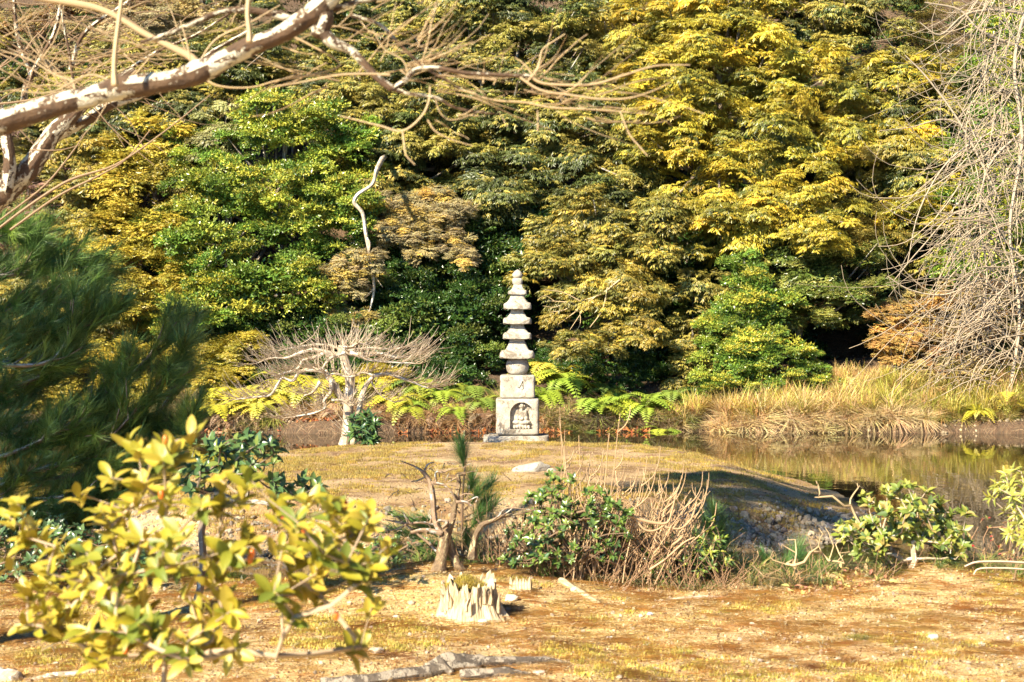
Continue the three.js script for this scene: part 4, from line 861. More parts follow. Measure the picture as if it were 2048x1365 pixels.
// pale bare tree with a flat, windswept crown on the left of the island
{
  seed(97);
  const d = 25.1, base = onIsland(694, d), t = thing('bare_tree', 'pale bark bare tree with flat spreading crown left of the pagoda', 'tree', V(base.x, base.y - 0.04, base.z)), tr = new MB(), br = new MB(), tw = new MB();
  const L = (list, _, dd = d) => { const m = new MB(), r = limb(m, list, { d: dd, rough: 0.16, sides: 8 }); m.build('branch', M.paleBark, t); return r; };
  limb(tr, [[688, 893, 25], [692, 872, 20], [695, 840, 19], [698, 800, 22], [700, 760, 20], [693, 735, 19], [685, 705, 17], [683, 690, 14]], { d, rough: 0.12, sides: 12, n: 50 });
  limb(tr, [[706, 890, 14], [712, 850, 11], [719, 815, 11], [730, 775, 10], [748, 752, 8]], { d: d - 0.2, rough: 0.14, sides: 9 });
  limb(tr, [[696, 812, 14], [680, 790, 14], [664, 765, 14], [648, 742, 12]], { d: d + 0.1, rough: 0.2, sides: 9 });
  const limbs = [
    L([[683, 712, 12], [655, 706, 10], [628, 700, 9], [600, 706, 8], [575, 716, 6], [545, 716, 4], [510, 728, 2]]), L([[650, 705, 8], [630, 715, 8], [605, 722, 7], [598, 735, 6], [575, 745, 5], [545, 752, 3]]),
    L([[684, 700, 12], [705, 708, 11], [735, 710, 10], [765, 708, 8], [795, 715, 6], [825, 712, 4], [850, 700, 2]]), L([[690, 700, 8], [686, 694, 7], [700, 695, 6], [715, 688, 5], [740, 690, 3]], br, d - 0.4),
    L([[648, 742, 11], [625, 740, 9], [600, 744, 7], [585, 762, 6], [565, 756, 6], [555, 770, 6], [540, 790, 5], [505, 795, 4], [470, 800, 2]]), L([[662, 762, 9], [661, 785, 8], [648, 802, 8], [650, 815, 6], [630, 826, 5], [600, 832, 3], [560, 838, 1.5]]),
    L([[640, 764, 8], [625, 785, 5], [608, 792, 3]]), L([[748, 752, 8], [775, 748, 7], [800, 756, 6], [830, 766, 5], [855, 776, 3], [880, 772, 2]], br, d - 0.3), L([[745, 752, 6], [725, 745, 5], [700, 755, 5], [670, 748, 4], [650, 752, 3]], br, d - 0.4),
    L([[690, 705, 8], [660, 718, 6], [640, 740, 5], [625, 735, 3]], br, d - 0.5), L([[700, 705, 8], [740, 720, 6], [790, 725, 4], [840, 728, 2]], br, d - 0.6), L([[690, 703, 7], [650, 690, 6], [600, 694, 4], [555, 702, 2]], br, d + 0.5), L([[690, 703, 7], [740, 697, 6], [790, 698, 4], [830, 690, 2]], br, d + 0.5),
    L([[663, 800, 6], [690, 803, 5], [700, 812, 4], [730, 800, 2]], br, d - 0.3), L([[740, 760, 5], [760, 790, 3], [790, 806, 1.5]], br, d - 0.2)];
  for (const { pts } of limbs) for (let i = 2; i < pts.length; i++) for (let k = 0; k < 3; k++) {
    const p = pts[i], o = V(p.x - base.x, 0, 0), sx = Math.sign(o.x) * Math.min(1, Math.abs(o.x) / 0.5);
    const dir = V(sx * rr(0.4, 1.1) + rr(-0.35, 0.4), rr(-0.15, 0.6), rr(-0.7, 0.7)).normalize(), len = rr(0.14, 0.42) * (i > pts.length * 0.6 ? 1.15 : 0.9), up = rr(0.05, 0.22);
    const q = [0, 0.35, 0.7, 1].map((s) => p.clone().addScaledVector(dir, len * s).add(V(0, up * s * s * len * 2, 0)).add(randDir().multiplyScalar(s * 0.012)));
    tw.tube(q, [0.005, 0.0045, 0.0035, 0.002], 3, 0, false);
    if (rnd() < 0.6) { const e = q[1].clone(), dr = dir.clone().add(randDir().multiplyScalar(0.6)).normalize(); tw.tube([e, e.clone().addScaledVector(dr, len * 0.3), e.clone().addScaledVector(dr, len * 0.6).add(V(0, len * 0.12, 0))], [0.004, 0.0035, 0.002], 3, 0, false); }
  }
  for (const l of [[[690, 850], [665, 815]], [[690, 860], [655, 825]], [[688, 865], [650, 830]], [[692, 840], [672, 800]], [[690, 870], [640, 850]], [[700, 690], [715, 650]], [[600, 690], [640, 650]], [[700, 800], [755, 780]]]) limb(tw, [[l[0][0], l[0][1], 2.5], [(l[0][0] + l[1][0]) / 2 + 4, (l[0][1] + l[1][1]) / 2 + 4, 2], [l[1][0], l[1][1], 1]], { d: d - 0.1, sides: 3, rough: 0 });
  tr.build('trunk', M.paleBark, t); 
  tw.build('twigs', M.paleTwig, t).userData.kind = 'stuff';
}

// ---------------------------------------------------------------- leafy shrubs whose leaves can be told apart
function leafGeo(L, W, o = {}) {                                   // +z from stalk to tip, +y the upper face
  const mb = new MB(), n = o.n ?? 5, rows = [], fold = o.fold ?? 0.22, curl = o.curl ?? 0.25, tip = o.tip ?? 1, wave = o.wave ?? 0;
  for (let i = 0; i <= n; i++) {
    const q = i / n, w = W / 2 * Math.pow(Math.sin(Math.PI * Math.pow(q * 0.96 + 0.04, o.wide ?? 0.85)), tip), y = -curl * L * q * q + 0.04 * L * q, z = L * (q - 0.18 * curl * q * q), e = Math.abs(w) * fold, u = wave * L * Math.sin(i * 2.1);
    rows.push([mb.v(-w, y + e + u, z, 0, q), mb.v(-w * 0.5, y + e * 0.35, z, 0.25, q), mb.v(0, y, z, 0.5, q), mb.v(w * 0.5, y + e * 0.35, z, 0.75, q), mb.v(w, y + e - u, z, 1, q)]);
  }
  for (let i = 0; i < n; i++) for (let j = 0; j < 4; j++) mb.q(rows[i][j], rows[i + 1][j], rows[i + 1][j + 1], rows[i][j + 1]);
  return mb.geo();
}
const LEAVES = {
  oval: [leafGeo(1, 0.46, { curl: 0.2 }), leafGeo(1, 0.42, { curl: 0.4, fold: 0.35 }), leafGeo(1, 0.5, { curl: 0.05, wave: 0.02 })],
  holly: [leafGeo(1, 0.43, { curl: 0.15, wide: 1.15, tip: 0.72, n: 8 }), leafGeo(1, 0.38, { curl: 0.4, fold: 0.4, wide: 1.1, tip: 0.75, n: 8 }), leafGeo(1, 0.47, { curl: -0.15, wave: 0.015, wide: 1.1, tip: 0.7, n: 8 }), leafGeo(1, 0.40, { curl: 0.6, fold: 0.15, wide: 1.2, tip: 0.75, n: 8 })],
  lance: [leafGeo(1, 0.26, { curl: 0.35 }), leafGeo(1, 0.22, { curl: 0.55 })],
};
// areas [px, py, rx, ry, tips, depth]; every tip carries a whorl of leaves
function shrub(name, label, category, o) {
  seed(o.seed);
  const root = P(o.root[0], o.root[1], o.d), base = V(root.x, (o.ground ?? nearH)(root.x, -o.d) - 0.02, -o.d), t = thing(name, label, category, base, o.group), tips = [], outw = [];
  for (const [px, py, rx, ry, n, dd] of o.areas) for (let i = 0; i < n; i++) { let a, b; do { a = rr(-1, 1); b = rr(-1, 1); } while (a * a + b * b > 1); tips.push(P(px + a * rx, py + b * ry, (dd ?? o.d) + rr(-1, 1) * (o.deep ?? 0.25))); }
  const mb = new MB();
  const roots = o.roots ?? 1;
  for (let r = 0; r < roots; r++) {
    const rt = base.clone().add(V(roots > 1 ? lerp(-1, 1, (r + 0.5) / roots) * (o.spread ?? 0.2) : 0, 0, rr(-0.05, 0.05)));
    branchwork(mb, rt, roots > 1 ? tips.filter((_, i) => i % roots === r) : tips, { tip: o.tipR ?? 0.0025, max: o.maxR ?? 0.03, step: 0.08, wob: o.wob ?? 0.25, bias: o.bias ?? 0.5, sag: o.sag ?? -0.05, pow: o.pow ?? 0.45 });
  }
  mb.build(o.woodName ?? 'stem', o.wood ?? M.brownTwig, t);
  if (!o.leaf) return { t, tips };
  const list = [], mid = tips.reduce((s, p) => s.add(p), V(0, 0, 0)).multiplyScalar(1 / tips.length);
  for (const p of tips) {
    const ax = p.clone().sub(mid).normalize().multiplyScalar(0.6).add(V(0, o.upness ?? 0.7, 0.25)).add(randDir().multiplyScalar(0.4)).normalize(), n = Math.round(o.leaf.n * rr(0.7, 1.3)), s0 = V(0.3, 0.1, 0.9).cross(ax).normalize(), s1 = ax.clone().cross(s0), off = rr(0, 6);
    for (let i = 0; i < n; i++) {
      const a = off + i * 2.4, open = rr(0.5, 1.3), dir = ax.clone().multiplyScalar(Math.cos(open)).addScaledVector(s0, Math.cos(a) * Math.sin(open)).addScaledVector(s1, Math.sin(a) * Math.sin(open)).normalize();
      const pos = p.clone().addScaledVector(ax, -o.leaf.L * 0.5 * (i / n) * (o.leaf.stack ?? 1)), nrm = ax.clone().add(V(-0.25, 0.35, 0.5)).add(randDir().multiplyScalar(0.3));
      list.push([frame(pos.sub(base), dir, nrm, o.leaf.L * rr(0.7, 1.2)), pick(o.leaf.geos), pick(o.leaf.c), pos.distanceTo(V(0, EYE, 0).sub(base))]);
    }
  }
  list.sort((a, b) => a[3] - b[3]);
  const rest = [];
  list.forEach(([m, g, c], i) => {
    if (i >= 300) { rest.push(g.clone().applyMatrix4(m)); return; }
    const e = new THREE.Mesh(g, leafMat(c, o.leaf.m ?? 'leaf'));
    e.name = 'leaf'; m.decompose(e.position, e.quaternion, e.scale); e.castShadow = e.receiveShadow = true;
    t.add(e);
  });
  for (let k = 0; k < 2; k++) { const part = rest.filter((_, i) => i % 2 === k); if (part.length) { const e = new THREE.Mesh(mergeGeometries(part), leafMat(o.leaf.c[k + 1], o.leaf.m ?? 'leaf')); e.name = 'foliage'; e.userData.kind = 'stuff'; t.add(e); } }
  return { t, tips, base };
}
const DEEP = [[0.06, 0.13, 0.03], [0.10, 0.18, 0.03], [0.16, 0.24, 0.04], [0.24, 0.30, 0.05], [0.05, 0.10, 0.03]];
shrub('evergreen_shrub', 'dense evergreen shrub with small dark oval leaves behind the stump', 'shrub', { seed: 201, d: 10.8, root: [1150, 1165], deep: 0.3, roots: 4, spread: 0.35, areas: [[1120, 960, 30, 22, 12], [1090, 1010, 50, 30, 36], [1180, 1010, 60, 30, 46], [1110, 1060, 100, 40, 90], [1210, 1050, 60, 45, 60], [1040, 1100, 46, 35, 34], [1140, 1110, 90, 30, 56], [1230, 1090, 40, 30, 18]], leaf: { L: 0.043, n: 8, geos: LEAVES.oval, c: DEEP, m: 'gloss' } });
shrub('evergreen_shrub', 'low dark leafy growth under the dry stems, between them and the young pine', 'shrub', { seed: 214, d: 10.95, root: [1330, 1168], deep: 0.2, roots: 4, spread: 0.25, areas: [[1320, 1120, 80, 34, 40], [1290, 1080, 50, 30, 16], [1380, 1130, 50, 30, 18]], leaf: { L: 0.042, n: 6, geos: LEAVES.oval, c: DEEP, m: 'gloss' } });
shrub('evergreen_shrub', 'low dark leafy growth left of the gnarled tree, behind the holly', 'shrub', { seed: 215, d: 11.0, root: [790, 1150], deep: 0.2, roots: 3, spread: 0.2, areas: [[800, 1090, 60, 34, 26], [740, 1110, 50, 30, 16], [1000, 1110, 34, 30, 14]], leaf: { L: 0.042, n: 6, geos: LEAVES.oval, c: DEEP, m: 'gloss' } });
shrub('leafy_shrub', 'small bright green shrub beside the pine seedling on the right bank edge', 'shrub', { seed: 202, d: 10.9, root: [1415, 1165], deep: 0.15, roots: 3, spread: 0.12, areas: [[1420, 1080, 26, 40, 16], [1400, 1120, 34, 26, 16], [1440, 1110, 22, 40, 14], [1330, 1150, 16, 14, 4]], leaf: { L: 0.05, n: 6, geos: LEAVES.lance, c: [[0.26, 0.34, 0.04], [0.16, 0.26, 0.04], [0.40, 0.40, 0.06], [0.10, 0.18, 0.03]] } });
shrub('camellia_shrub', 'round yellow-green shrub with broad leaves at the right bank edge', 'shrub', { seed: 203, d: 10.95, root: [1820, 1165], deep: 0.3, wood: M.paleBark, maxR: 0.028, areas: [[1800, 1000, 90, 30, 32], [1870, 1030, 70, 34, 32], [1760, 1050, 70, 30, 32], [1850, 1070, 90, 24, 32], [1740, 1090, 50, 20, 14], [1900, 1100, 40, 24, 12], [1700, 1060, 24, 30, 8]], leaf: { L: 0.06, n: 9, geos: LEAVES.oval, c: [[0.26, 0.31, 0.04], [0.33, 0.33, 0.05], [0.17, 0.23, 0.04], [0.36, 0.27, 0.08], [0.09, 0.15, 0.03]] } });
shrub('camellia_shrub', 'leafy shrub cut off by the right edge, with yellow-green hanging leaves', 'shrub', { seed: 204, d: 10.0, root: [2090, 1150], deep: 0.2, wood: M.paleTwig, areas: [[2030, 960, 40, 26, 14], [2000, 985, 30, 18, 8], [2050, 1010, 50, 24, 12], [2050, 1060, 40, 24, 8], [2060, 1090, 30, 20, 6]], leaf: { L: 0.062, n: 8, geos: LEAVES.lance, c: [[0.40, 0.37, 0.05], [0.36, 0.36, 0.05], [0.28, 0.32, 0.05]] }, upness: 0.1 });
shrub('young_camellia', 'small shaded camellia tree with dark glossy leaves behind the holly', 'tree', { seed: 205, d: 9.6, root: [392, 1150], deep: 0.25, wood: M.greyBark, woodName: 'trunk', maxR: 0.022, areas: [[460, 890, 70, 24, 26], [520, 905, 40, 30, 14], [420, 930, 60, 26, 18], [500, 950, 60, 20, 16], [580, 970, 50, 18, 12], [630, 985, 24, 14, 6], [400, 980, 60, 26, 12], [550, 1000, 50, 20, 8], [350, 900, 40, 34, 10]], leaf: { L: 0.07, n: 5, geos: LEAVES.oval, c: [[0.05, 0.12, 0.04], [0.08, 0.16, 0.05], [0.12, 0.20, 0.06], [0.20, 0.26, 0.06]], m: 'gloss' } });
shrub('shade_shrub', 'low dark shrub in the shade at the left edge below the pine', 'shrub', { seed: 206, d: 10.6, root: [110, 1180], deep: 0.4, roots: 5, spread: 0.5, areas: [[60, 1060, 120, 40, 60], [180, 1080, 80, 40, 40], [80, 1130, 140, 40, 60], [240, 1120, 50, 40, 20]], leaf: { L: 0.055, n: 6, geos: LEAVES.oval, c: [[0.10, 0.17, 0.06], [0.13, 0.21, 0.07], [0.07, 0.13, 0.05]], m: 'gloss' } });
shrub('aucuba_shrub', 'dark glossy shrub growing at the foot of the pale bare tree', 'shrub', { seed: 207, d: 24.7, root: [728, 886], ground: islandH, deep: 0.18, areas: [[728, 838, 26, 12, 16], [728, 860, 30, 14, 20], [735, 878, 24, 8, 12]], leaf: { L: 0.16, n: 7, geos: LEAVES.lance, c: [[0.06, 0.12, 0.03], [0.10, 0.17, 0.04], [0.04, 0.09, 0.03]], m: 'gloss' }, upness: 0.9 });
{
  seed(208);
  const d = 10.85, b = onNear(1215, d), t = thing('dry_stemmed_shrub', 'leafless shrub of upright straw-coloured stems beside the evergreen shrub', 'shrub', b), mb = new MB();
  for (let i = 0; i < 66; i++) {
    const k = rnd(), px0 = lerp(1130, 1320, k) + rr(-14, 14), tall = px0 < 1250 && rnd() < 0.3, dd = d + rr(-0.2, 0.2), lean = lerp(-16, 84, k) + rr(-40, 44), top = tall ? rr(800, 950) : lerp(960, 1020, k) + rr(-40, 90), y0 = 1165 + rr(0, 6);
    const pts = [], N = 9, w = rr(2.2, 4.4); let wob = 0;
    for (let s = 0; s <= N; s++) { const q = s / N; wob += rr(-3.5, 3.5); pts.push(P(px0 + lean * Math.pow(q, 1.3) + wob, lerp(y0, top, q), dd + 0.1 * Math.sin(q * 3 + i))); }
    mb.tube(pts, radii(w / 2 * dd / F, w / 4.5 * dd / F, N + 1), 5, 0.1);
    for (let c = 0; c < (tall ? 2 : 4); c++) { const s = 3 + Math.floor(rnd() * 6), p = pts[s], side = rnd() < 0.72 ? 1 : -1, L = rr(20, 70) * dd / F, q = [p, p.clone().add(V(side * L * 0.35, L * 0.3, rr(-0.03, 0.03))), p.clone().add(V(side * L * 0.55, L * 0.75, rr(-0.05, 0.05))), p.clone().add(V(side * L * 0.6, L * 1.2, rr(-0.05, 0.05)))]; mb.tube(spline(q, 6), radii(0.0045, 0.0022, 7), 4, 0, false); }
  }
  for (const l of [[[1255, 1030, 8], [1300, 1045, 7], [1335, 1046, 5], [1345, 1020, 4], [1352, 990, 3]], [[1265, 1030, 6], [1290, 1060, 5], [1310, 1062, 4], [1335, 1045, 4], [1350, 1020, 3]], [[1300, 1140, 6], [1330, 1120, 5], [1370, 1085, 4], [1390, 1075, 3]], [[1330, 1055, 4], [1360, 1058, 4], [1382, 1040, 4], [1394, 1005, 3]]]) limb(mb, l, { d: d - 0.25, sides: 6, rough: 0.05 });
  mb.build('stems', M.strawTwig, t);
}
shrub('twiggy_shrub', 'bare pale twiggy branches spreading low over the right bank edge', 'shrub', { seed: 209, d: 10.9, root: [1612, 1166], deep: 0.15, wood: M.twig, tipR: 0.0024, maxR: 0.02, wob: 0.3, areas: [[1540, 1120, 40, 40, 10], [1600, 1100, 40, 30, 10], [1650, 1080, 30, 34, 9], [1680, 1110, 40, 24, 9], [1520, 1150, 24, 8, 3]] });
shrub('twiggy_shrub', 'single bare pale bough reaching left from the round yellow-green shrub', 'shrub', { seed: 210, d: 10.9, root: [1800, 1120], deep: 0.05, wood: M.twig, tipR: 0.003, maxR: 0.01, wob: 0.12, areas: [[1640, 985, 16, 16, 4], [1690, 1000, 30, 14, 5], [1630, 960, 8, 10, 2], [1720, 960, 20, 20, 3]] });
shrub('berry_shrub', 'thin reddish brown shrub with tiny red berries right of the round shrub', 'shrub', { seed: 211, d: 11.2, root: [1920, 1165], roots: 6, spread: 0.4, deep: 0.2, wood: M.redTwig, tipR: 0.002, maxR: 0.008, areas: [[1900, 1110, 50, 40, 24], [1980, 1110, 60, 40, 26], [2040, 1100, 40, 50, 16], [1990, 1060, 60, 30, 14]], leaf: { L: 0.03, n: 2, geos: LEAVES.oval, c: [[0.40, 0.16, 0.06], [0.44, 0.03, 0.04], [0.34, 0.24, 0.06], [0.24, 0.26, 0.06]] } });
// bare bent twigs arching over the right edge of the bank
{
  seed(212);
  const mk = (label, l) => { const t = thing('bent_twig', label, 'twig', P(l[0][0], l[0][1], 10.4), 'bent bare twigs'), mb = new MB(); limb(mb, l, { d: 10.4, sides: 5, rough: 0.05 }); mb.build('stem', M.paleTwig, t); };
  mk('upper of two bare twigs arching to the right edge of the bank', [[1930, 1134, 4], [1950, 1126, 5], [2000, 1124, 5], [2060, 1127, 5]]);
  mk('lower of two bare twigs arching to the right edge of the bank', [[1948, 1150, 3], [1955, 1140, 4], [2000, 1137, 4], [2060, 1140, 4]]);
}
// gnarled leafless little tree behind the stump
{
  seed(213);
  const d = 10.35, b = onNear(888, d), t = thing('gnarled_tree', 'small gnarled leafless tree with mossy foot behind the stump', 'tree', V(b.x, b.y - 0.03, b.z)), tr = new MB(), br = new MB();
  M.knot = barkTex(360, [0.36, 0.25, 0.16], [0.16, 0.10, 0.07], [0.46, 0.46, 0.42], 0.60, 0.2);
  const piece = (l, dd) => { const m = new MB(); limb(m, l, { d: d + dd, rough: 0.2, sides: 6 }); m.build('branch', M.knot, t); };
  limb(tr, [[876, 1152, 38], [881, 1125, 26], [886, 1095, 22], [890, 1075, 24], [896, 1058, 20], [905, 1040, 13], [910, 1010, 12], [915, 985, 11], [918, 965, 9], [916, 950, 9], [932, 948, 6]], { d, rough: 0.3, sides: 10, n: 60 });
  limb(tr, [[925, 1148, 24], [905, 1110, 16], [898, 1085, 18], [893, 1060, 15]], { d: d + 0.05, rough: 0.35, sides: 9, n: 20 });
  limb(tr, [[945, 1120, 22], [947, 1095, 15], [952, 1070, 12], [965, 1050, 12], [985, 1042, 9], [1010, 1032, 7], [1040, 1028, 5], [1075, 1018, 3]], { d: d - 0.05, rough: 0.25, sides: 8, n: 40 });
  for (const [l, dd] of [[[[888, 1075, 14], [872, 1050, 12], [868, 1030, 12], [866, 1000, 12], [862, 975, 11], [858, 960, 9], [846, 945, 8], [832, 935, 4], [800, 922, 2]], 0], [[[862, 966, 6], [875, 968, 6], [890, 972, 5], [903, 985, 5], [910, 998, 4]], -0.05], [[[848, 944, 5], [855, 930, 4], [868, 925, 2]], 0], [[[872, 965, 5], [872, 945, 4], [885, 945, 4], [900, 940, 3], [915, 938, 1.5]], -0.04],
    [[[885, 1068, 12], [860, 1062, 9], [840, 1062, 9], [822, 1066, 7]], -0.03], [[[880, 1050, 7], [860, 1048, 6], [840, 1046, 5], [815, 1048, 6], [795, 1045, 5], [770, 1040, 2]], 0.05], [[[812, 1050, 5], [790, 1060, 3], [765, 1063, 1.5]], 0.02], [[[880, 1110, 7], [855, 1085, 6], [830, 1065, 5], [805, 1045, 3], [795, 1035, 2]], 0.1], [[[912, 1005, 7], [930, 1005, 6], [945, 1012, 4]], -0.05], [[[935, 1004, 4], [955, 995, 4], [952, 1006, 3]], -0.04], [[[908, 1020, 6], [925, 990, 3], [945, 990, 3], [948, 992, 2]], 0],
    [[[885, 1056, 9], [895, 1045, 8], [880, 1042, 7], [873, 1046, 5]], -0.06], [[[985, 1042, 5], [1000, 1030, 4], [1010, 1018, 3], [1060, 1020, 2]], -0.08], [[[1005, 1033, 4], [1030, 1010, 2], [1020, 1000, 1.5], [1035, 1000, 1]], -0.08], [[[860, 1048, 4], [862, 1035, 3], [855, 1025, 1.5]], 0], [[[820, 1048, 4], [812, 1035, 3], [806, 1028, 1.5]], 0], [[[916, 955, 6], [905, 960, 4], [895, 965, 2]], 0], [[[850, 955, 4], [835, 962, 4], [822, 964, 2]], 0]]) piece(l, dd);
  for (let i = 0; i < 70; i++) { const p = P(pick([[880, 950], [850, 1050], [935, 1000], [1020, 1020], [900, 970], [800, 1045], [885, 1040]])[0] + rr(-30, 30), 0, d), q = P(0, pick([945, 1000, 1040, 1050, 970]) + rr(-20, 20), d); const s = V(p.x, q.y, -d + rr(-0.1, 0.1)), e = randDir().multiplyScalar(rr(0.03, 0.09)); br.tube([s, s.clone().addScaledVector(e, 0.5).add(V(0, 0.005, 0)), s.clone().add(e)], [0.003, 0.0025, 0.0015], 4, 0, false); }
  tr.build('trunk', M.darkBark2 ?? (M.darkBark2 = barkTex(350, [0.24, 0.16, 0.09], [0.07, 0.045, 0.03], [0.44, 0.36, 0.20], 0.54, 0.3)), t); br.build('twigs', M.knot, t).userData.kind = 'stuff';
}
// ---------------------------------------------------------------- pines: tufts of long needles
function needleTuft(s, n, L, W, open) {
  seed(s);
  const mb = new MB();
  for (let i = 0; i < n; i++) { const a = rr(0, 6.283), o = open * Math.sqrt(rr(0.02, 1)), dir = V(Math.cos(a) * Math.sin(o), Math.sin(a) * Math.sin(o), Math.cos(o)), b = V(0, 0, rr(-0.5, 0.15) * L); mb.blade(b, dir.add(V(0, rr(-0.15, 0), 0)).normalize(), V(-Math.sin(a), Math.cos(a), 0), L * rr(0.75, 1.1), W); }
  return mb.geo(true);
}
const TUFTS = [needleTuft(221, 60, 0.16, 0.0042, 0.95), needleTuft(222, 80, 0.14, 0.0036, 1.1)];
const NEEDLE = [[0.11, 0.20, 0.045], [0.15, 0.25, 0.05], [0.20, 0.29, 0.055], [0.08, 0.16, 0.04]];
{
  seed(223);
  const d = 12, root = V(X(-260, d), 0.45, -d), t = thing('pine_tree', 'large shaded pine with long dark green needles at the left edge', 'tree', root), wood = new MB(), ins = new Inst();
  limb(wood, [[-260, 1150, 60], [-255, 900, 52], [-262, 600, 44], [-250, 300, 30]], { d, sides: 10 });
  const boughs = [[[-250, 1060], [-60, 1000], [60, 945], [180, 905], [290, 800], [370, 690]], [[-250, 900], [-60, 800], [70, 758], [130, 720], [165, 640]], [[-250, 800], [-60, 735], [100, 722], [150, 660], [225, 625]], [[-250, 640], [-50, 560], [60, 545], [140, 525], [175, 545]], [[-250, 950], [-100, 880], [100, 835], [240, 765], [320, 690], [365, 650]], [[-250, 1040], [-80, 1000], [120, 995], [230, 950], [330, 890], [385, 830]],
    [[-250, 720], [-80, 650], [20, 620], [110, 605], [185, 610]], [[-250, 1100], [-60, 1040], [100, 1040], [190, 1000], [290, 940]], [[-250, 560], [-60, 480], [20, 470], [70, 485]], [[-250, 850], [-50, 860], [80, 880], [180, 860], [300, 850]], [[-250, 1000], [-50, 930], [40, 900], [120, 860], [200, 800], [250, 720]], [[-250, 700], [-40, 690], [50, 680], [110, 670]], [[-250, 1080], [-40, 1080], [60, 1060], [150, 1050]], [[-250, 900], [0, 820], [60, 780], [90, 740]], [[-250, 950], [0, 960], [150, 950], [260, 900], [345, 780], [360, 740]]];
  for (const b of boughs) {
    const dd = d + rr(-0.9, 0.7), { pts } = limb(wood, b.map(([x, y], i) => [x, y, lerp(12, 3, i / (b.length - 1)), dd + (i - 2) * rr(-0.12, 0.12)]), { n: 30, sides: 6, rough: 0.1 });
    for (let i = 8; i < pts.length; i++) for (let k = 0; k < 2; k++) {
      const tan = pts[i].clone().sub(pts[i - 1]).normalize(), dir = tan.clone().multiplyScalar(rr(0.4, 1)).add(V(rr(-0.3, 0.5), rr(-0.15, 0.75), rr(-0.9, 0.9))).normalize(), len = rr(0.08, 0.34) * (i > 26 ? 0.5 : 1), e = pts[i].clone().addScaledVector(dir, len), mid = pts[i].clone().lerp(e, 0.5).add(V(0, -0.02, 0));
      wood.tube([pts[i], mid, e], [0.006, 0.005, 0.003], 4, 0, false);
      const up = dir.clone().add(V(0, 0.35, 0)).normalize();
      for (let j = 0; j < 2; j++) ins.add(frame(mid.clone().lerp(e, j), up.clone().add(randDir().multiplyScalar(0.35)), UPV, rr(0.85, 1.25)), vary(pick(NEEDLE), 0.2));
    }
  }
  wood.build('trunk', M.greyBark, t);
  ins.build('foliage', TUFTS[0], M.needle, t);
}
function seedling(label, px, py0, py1, d, whorls, size) {
  const b = onNear(px, d), t = thing('pine_seedling', label, 'tree', b, 'young pines on the bank edge'), wood = new MB(), ins = new Inst(), top = P(px + 8, py1, d);
  wood.tube(spline([b, b.clone().lerp(top, 0.5).add(V(rr(-0.02, 0.02), 0, 0)), top], 8), radii(0.012, 0.004, 9), 6, 0.1);
  for (const [x, y] of whorls) { const e = P(x, y, d + rr(-0.12, 0.12)), s = b.clone().lerp(top, clamp((e.y - 0.12 - b.y) / (top.y - b.y), 0.1, 0.95)); wood.tube([s, s.clone().lerp(e, 0.5).add(V(0, -0.01, 0)), e], [0.006, 0.005, 0.003], 5, 0.1, false); const dir = e.clone().sub(s).normalize().add(V(0, 0.5, 0)).normalize(); for (let j = 0; j < 3; j++) ins.add(frame(s.clone().lerp(e, 0.7 + 0.15 * j), dir, V(0.3, 0.3, 0.8), size * rr(0.85, 1.1)), vary(pick([[0.10, 0.20, 0.05], [0.14, 0.26, 0.06], [0.07, 0.15, 0.05]]), 0.2)); }
  wood.build('stem', M.redTwig, t); ins.build('foliage', TUFTS[1], M.needle, t);
}
seed(224);
seedling('young pine standing behind the gnarled tree, its top tuft against the island', 925, 1130, 885, 11.0, [[925, 890], [922, 905], [945, 960], [955, 985], [975, 1000], [985, 965], [990, 1010], [960, 1030], [935, 1070], [900, 1085], [850, 1040], [830, 1050], [800, 1035], [790, 1060], [860, 1090], [830, 1100], [890, 1110], [950, 1090], [970, 1110], [980, 1140], [850, 1120]], 1.0);
seedling('young pine with reddish leader beside the small bright green shrub', 1425, 1165, 1010, 11.0, [[1428, 1020], [1415, 1050], [1445, 1050], [1400, 1080], [1455, 1080], [1390, 1110], [1462, 1115], [1430, 1100], [1440, 1140], [1410, 1140]], 1.0);
seedling('low spreading young pine at the water edge behind the bare twiggy branches', 1540, 1170, 1110, 11.3, [[1500, 1130], [1530, 1120], [1570, 1130], [1600, 1115], [1480, 1145], [1620, 1140], [1650, 1140], [1560, 1150], [1510, 1155], [1600, 1100]], 1.0);
seedling('low young pine hidden among the stems of the leafless shrub', 1300, 1160, 1060, 11.3, [[1260, 1080], [1310, 1060], [1350, 1085], [1330, 1110], [1290, 1120], [1360, 1120]], 1.0);
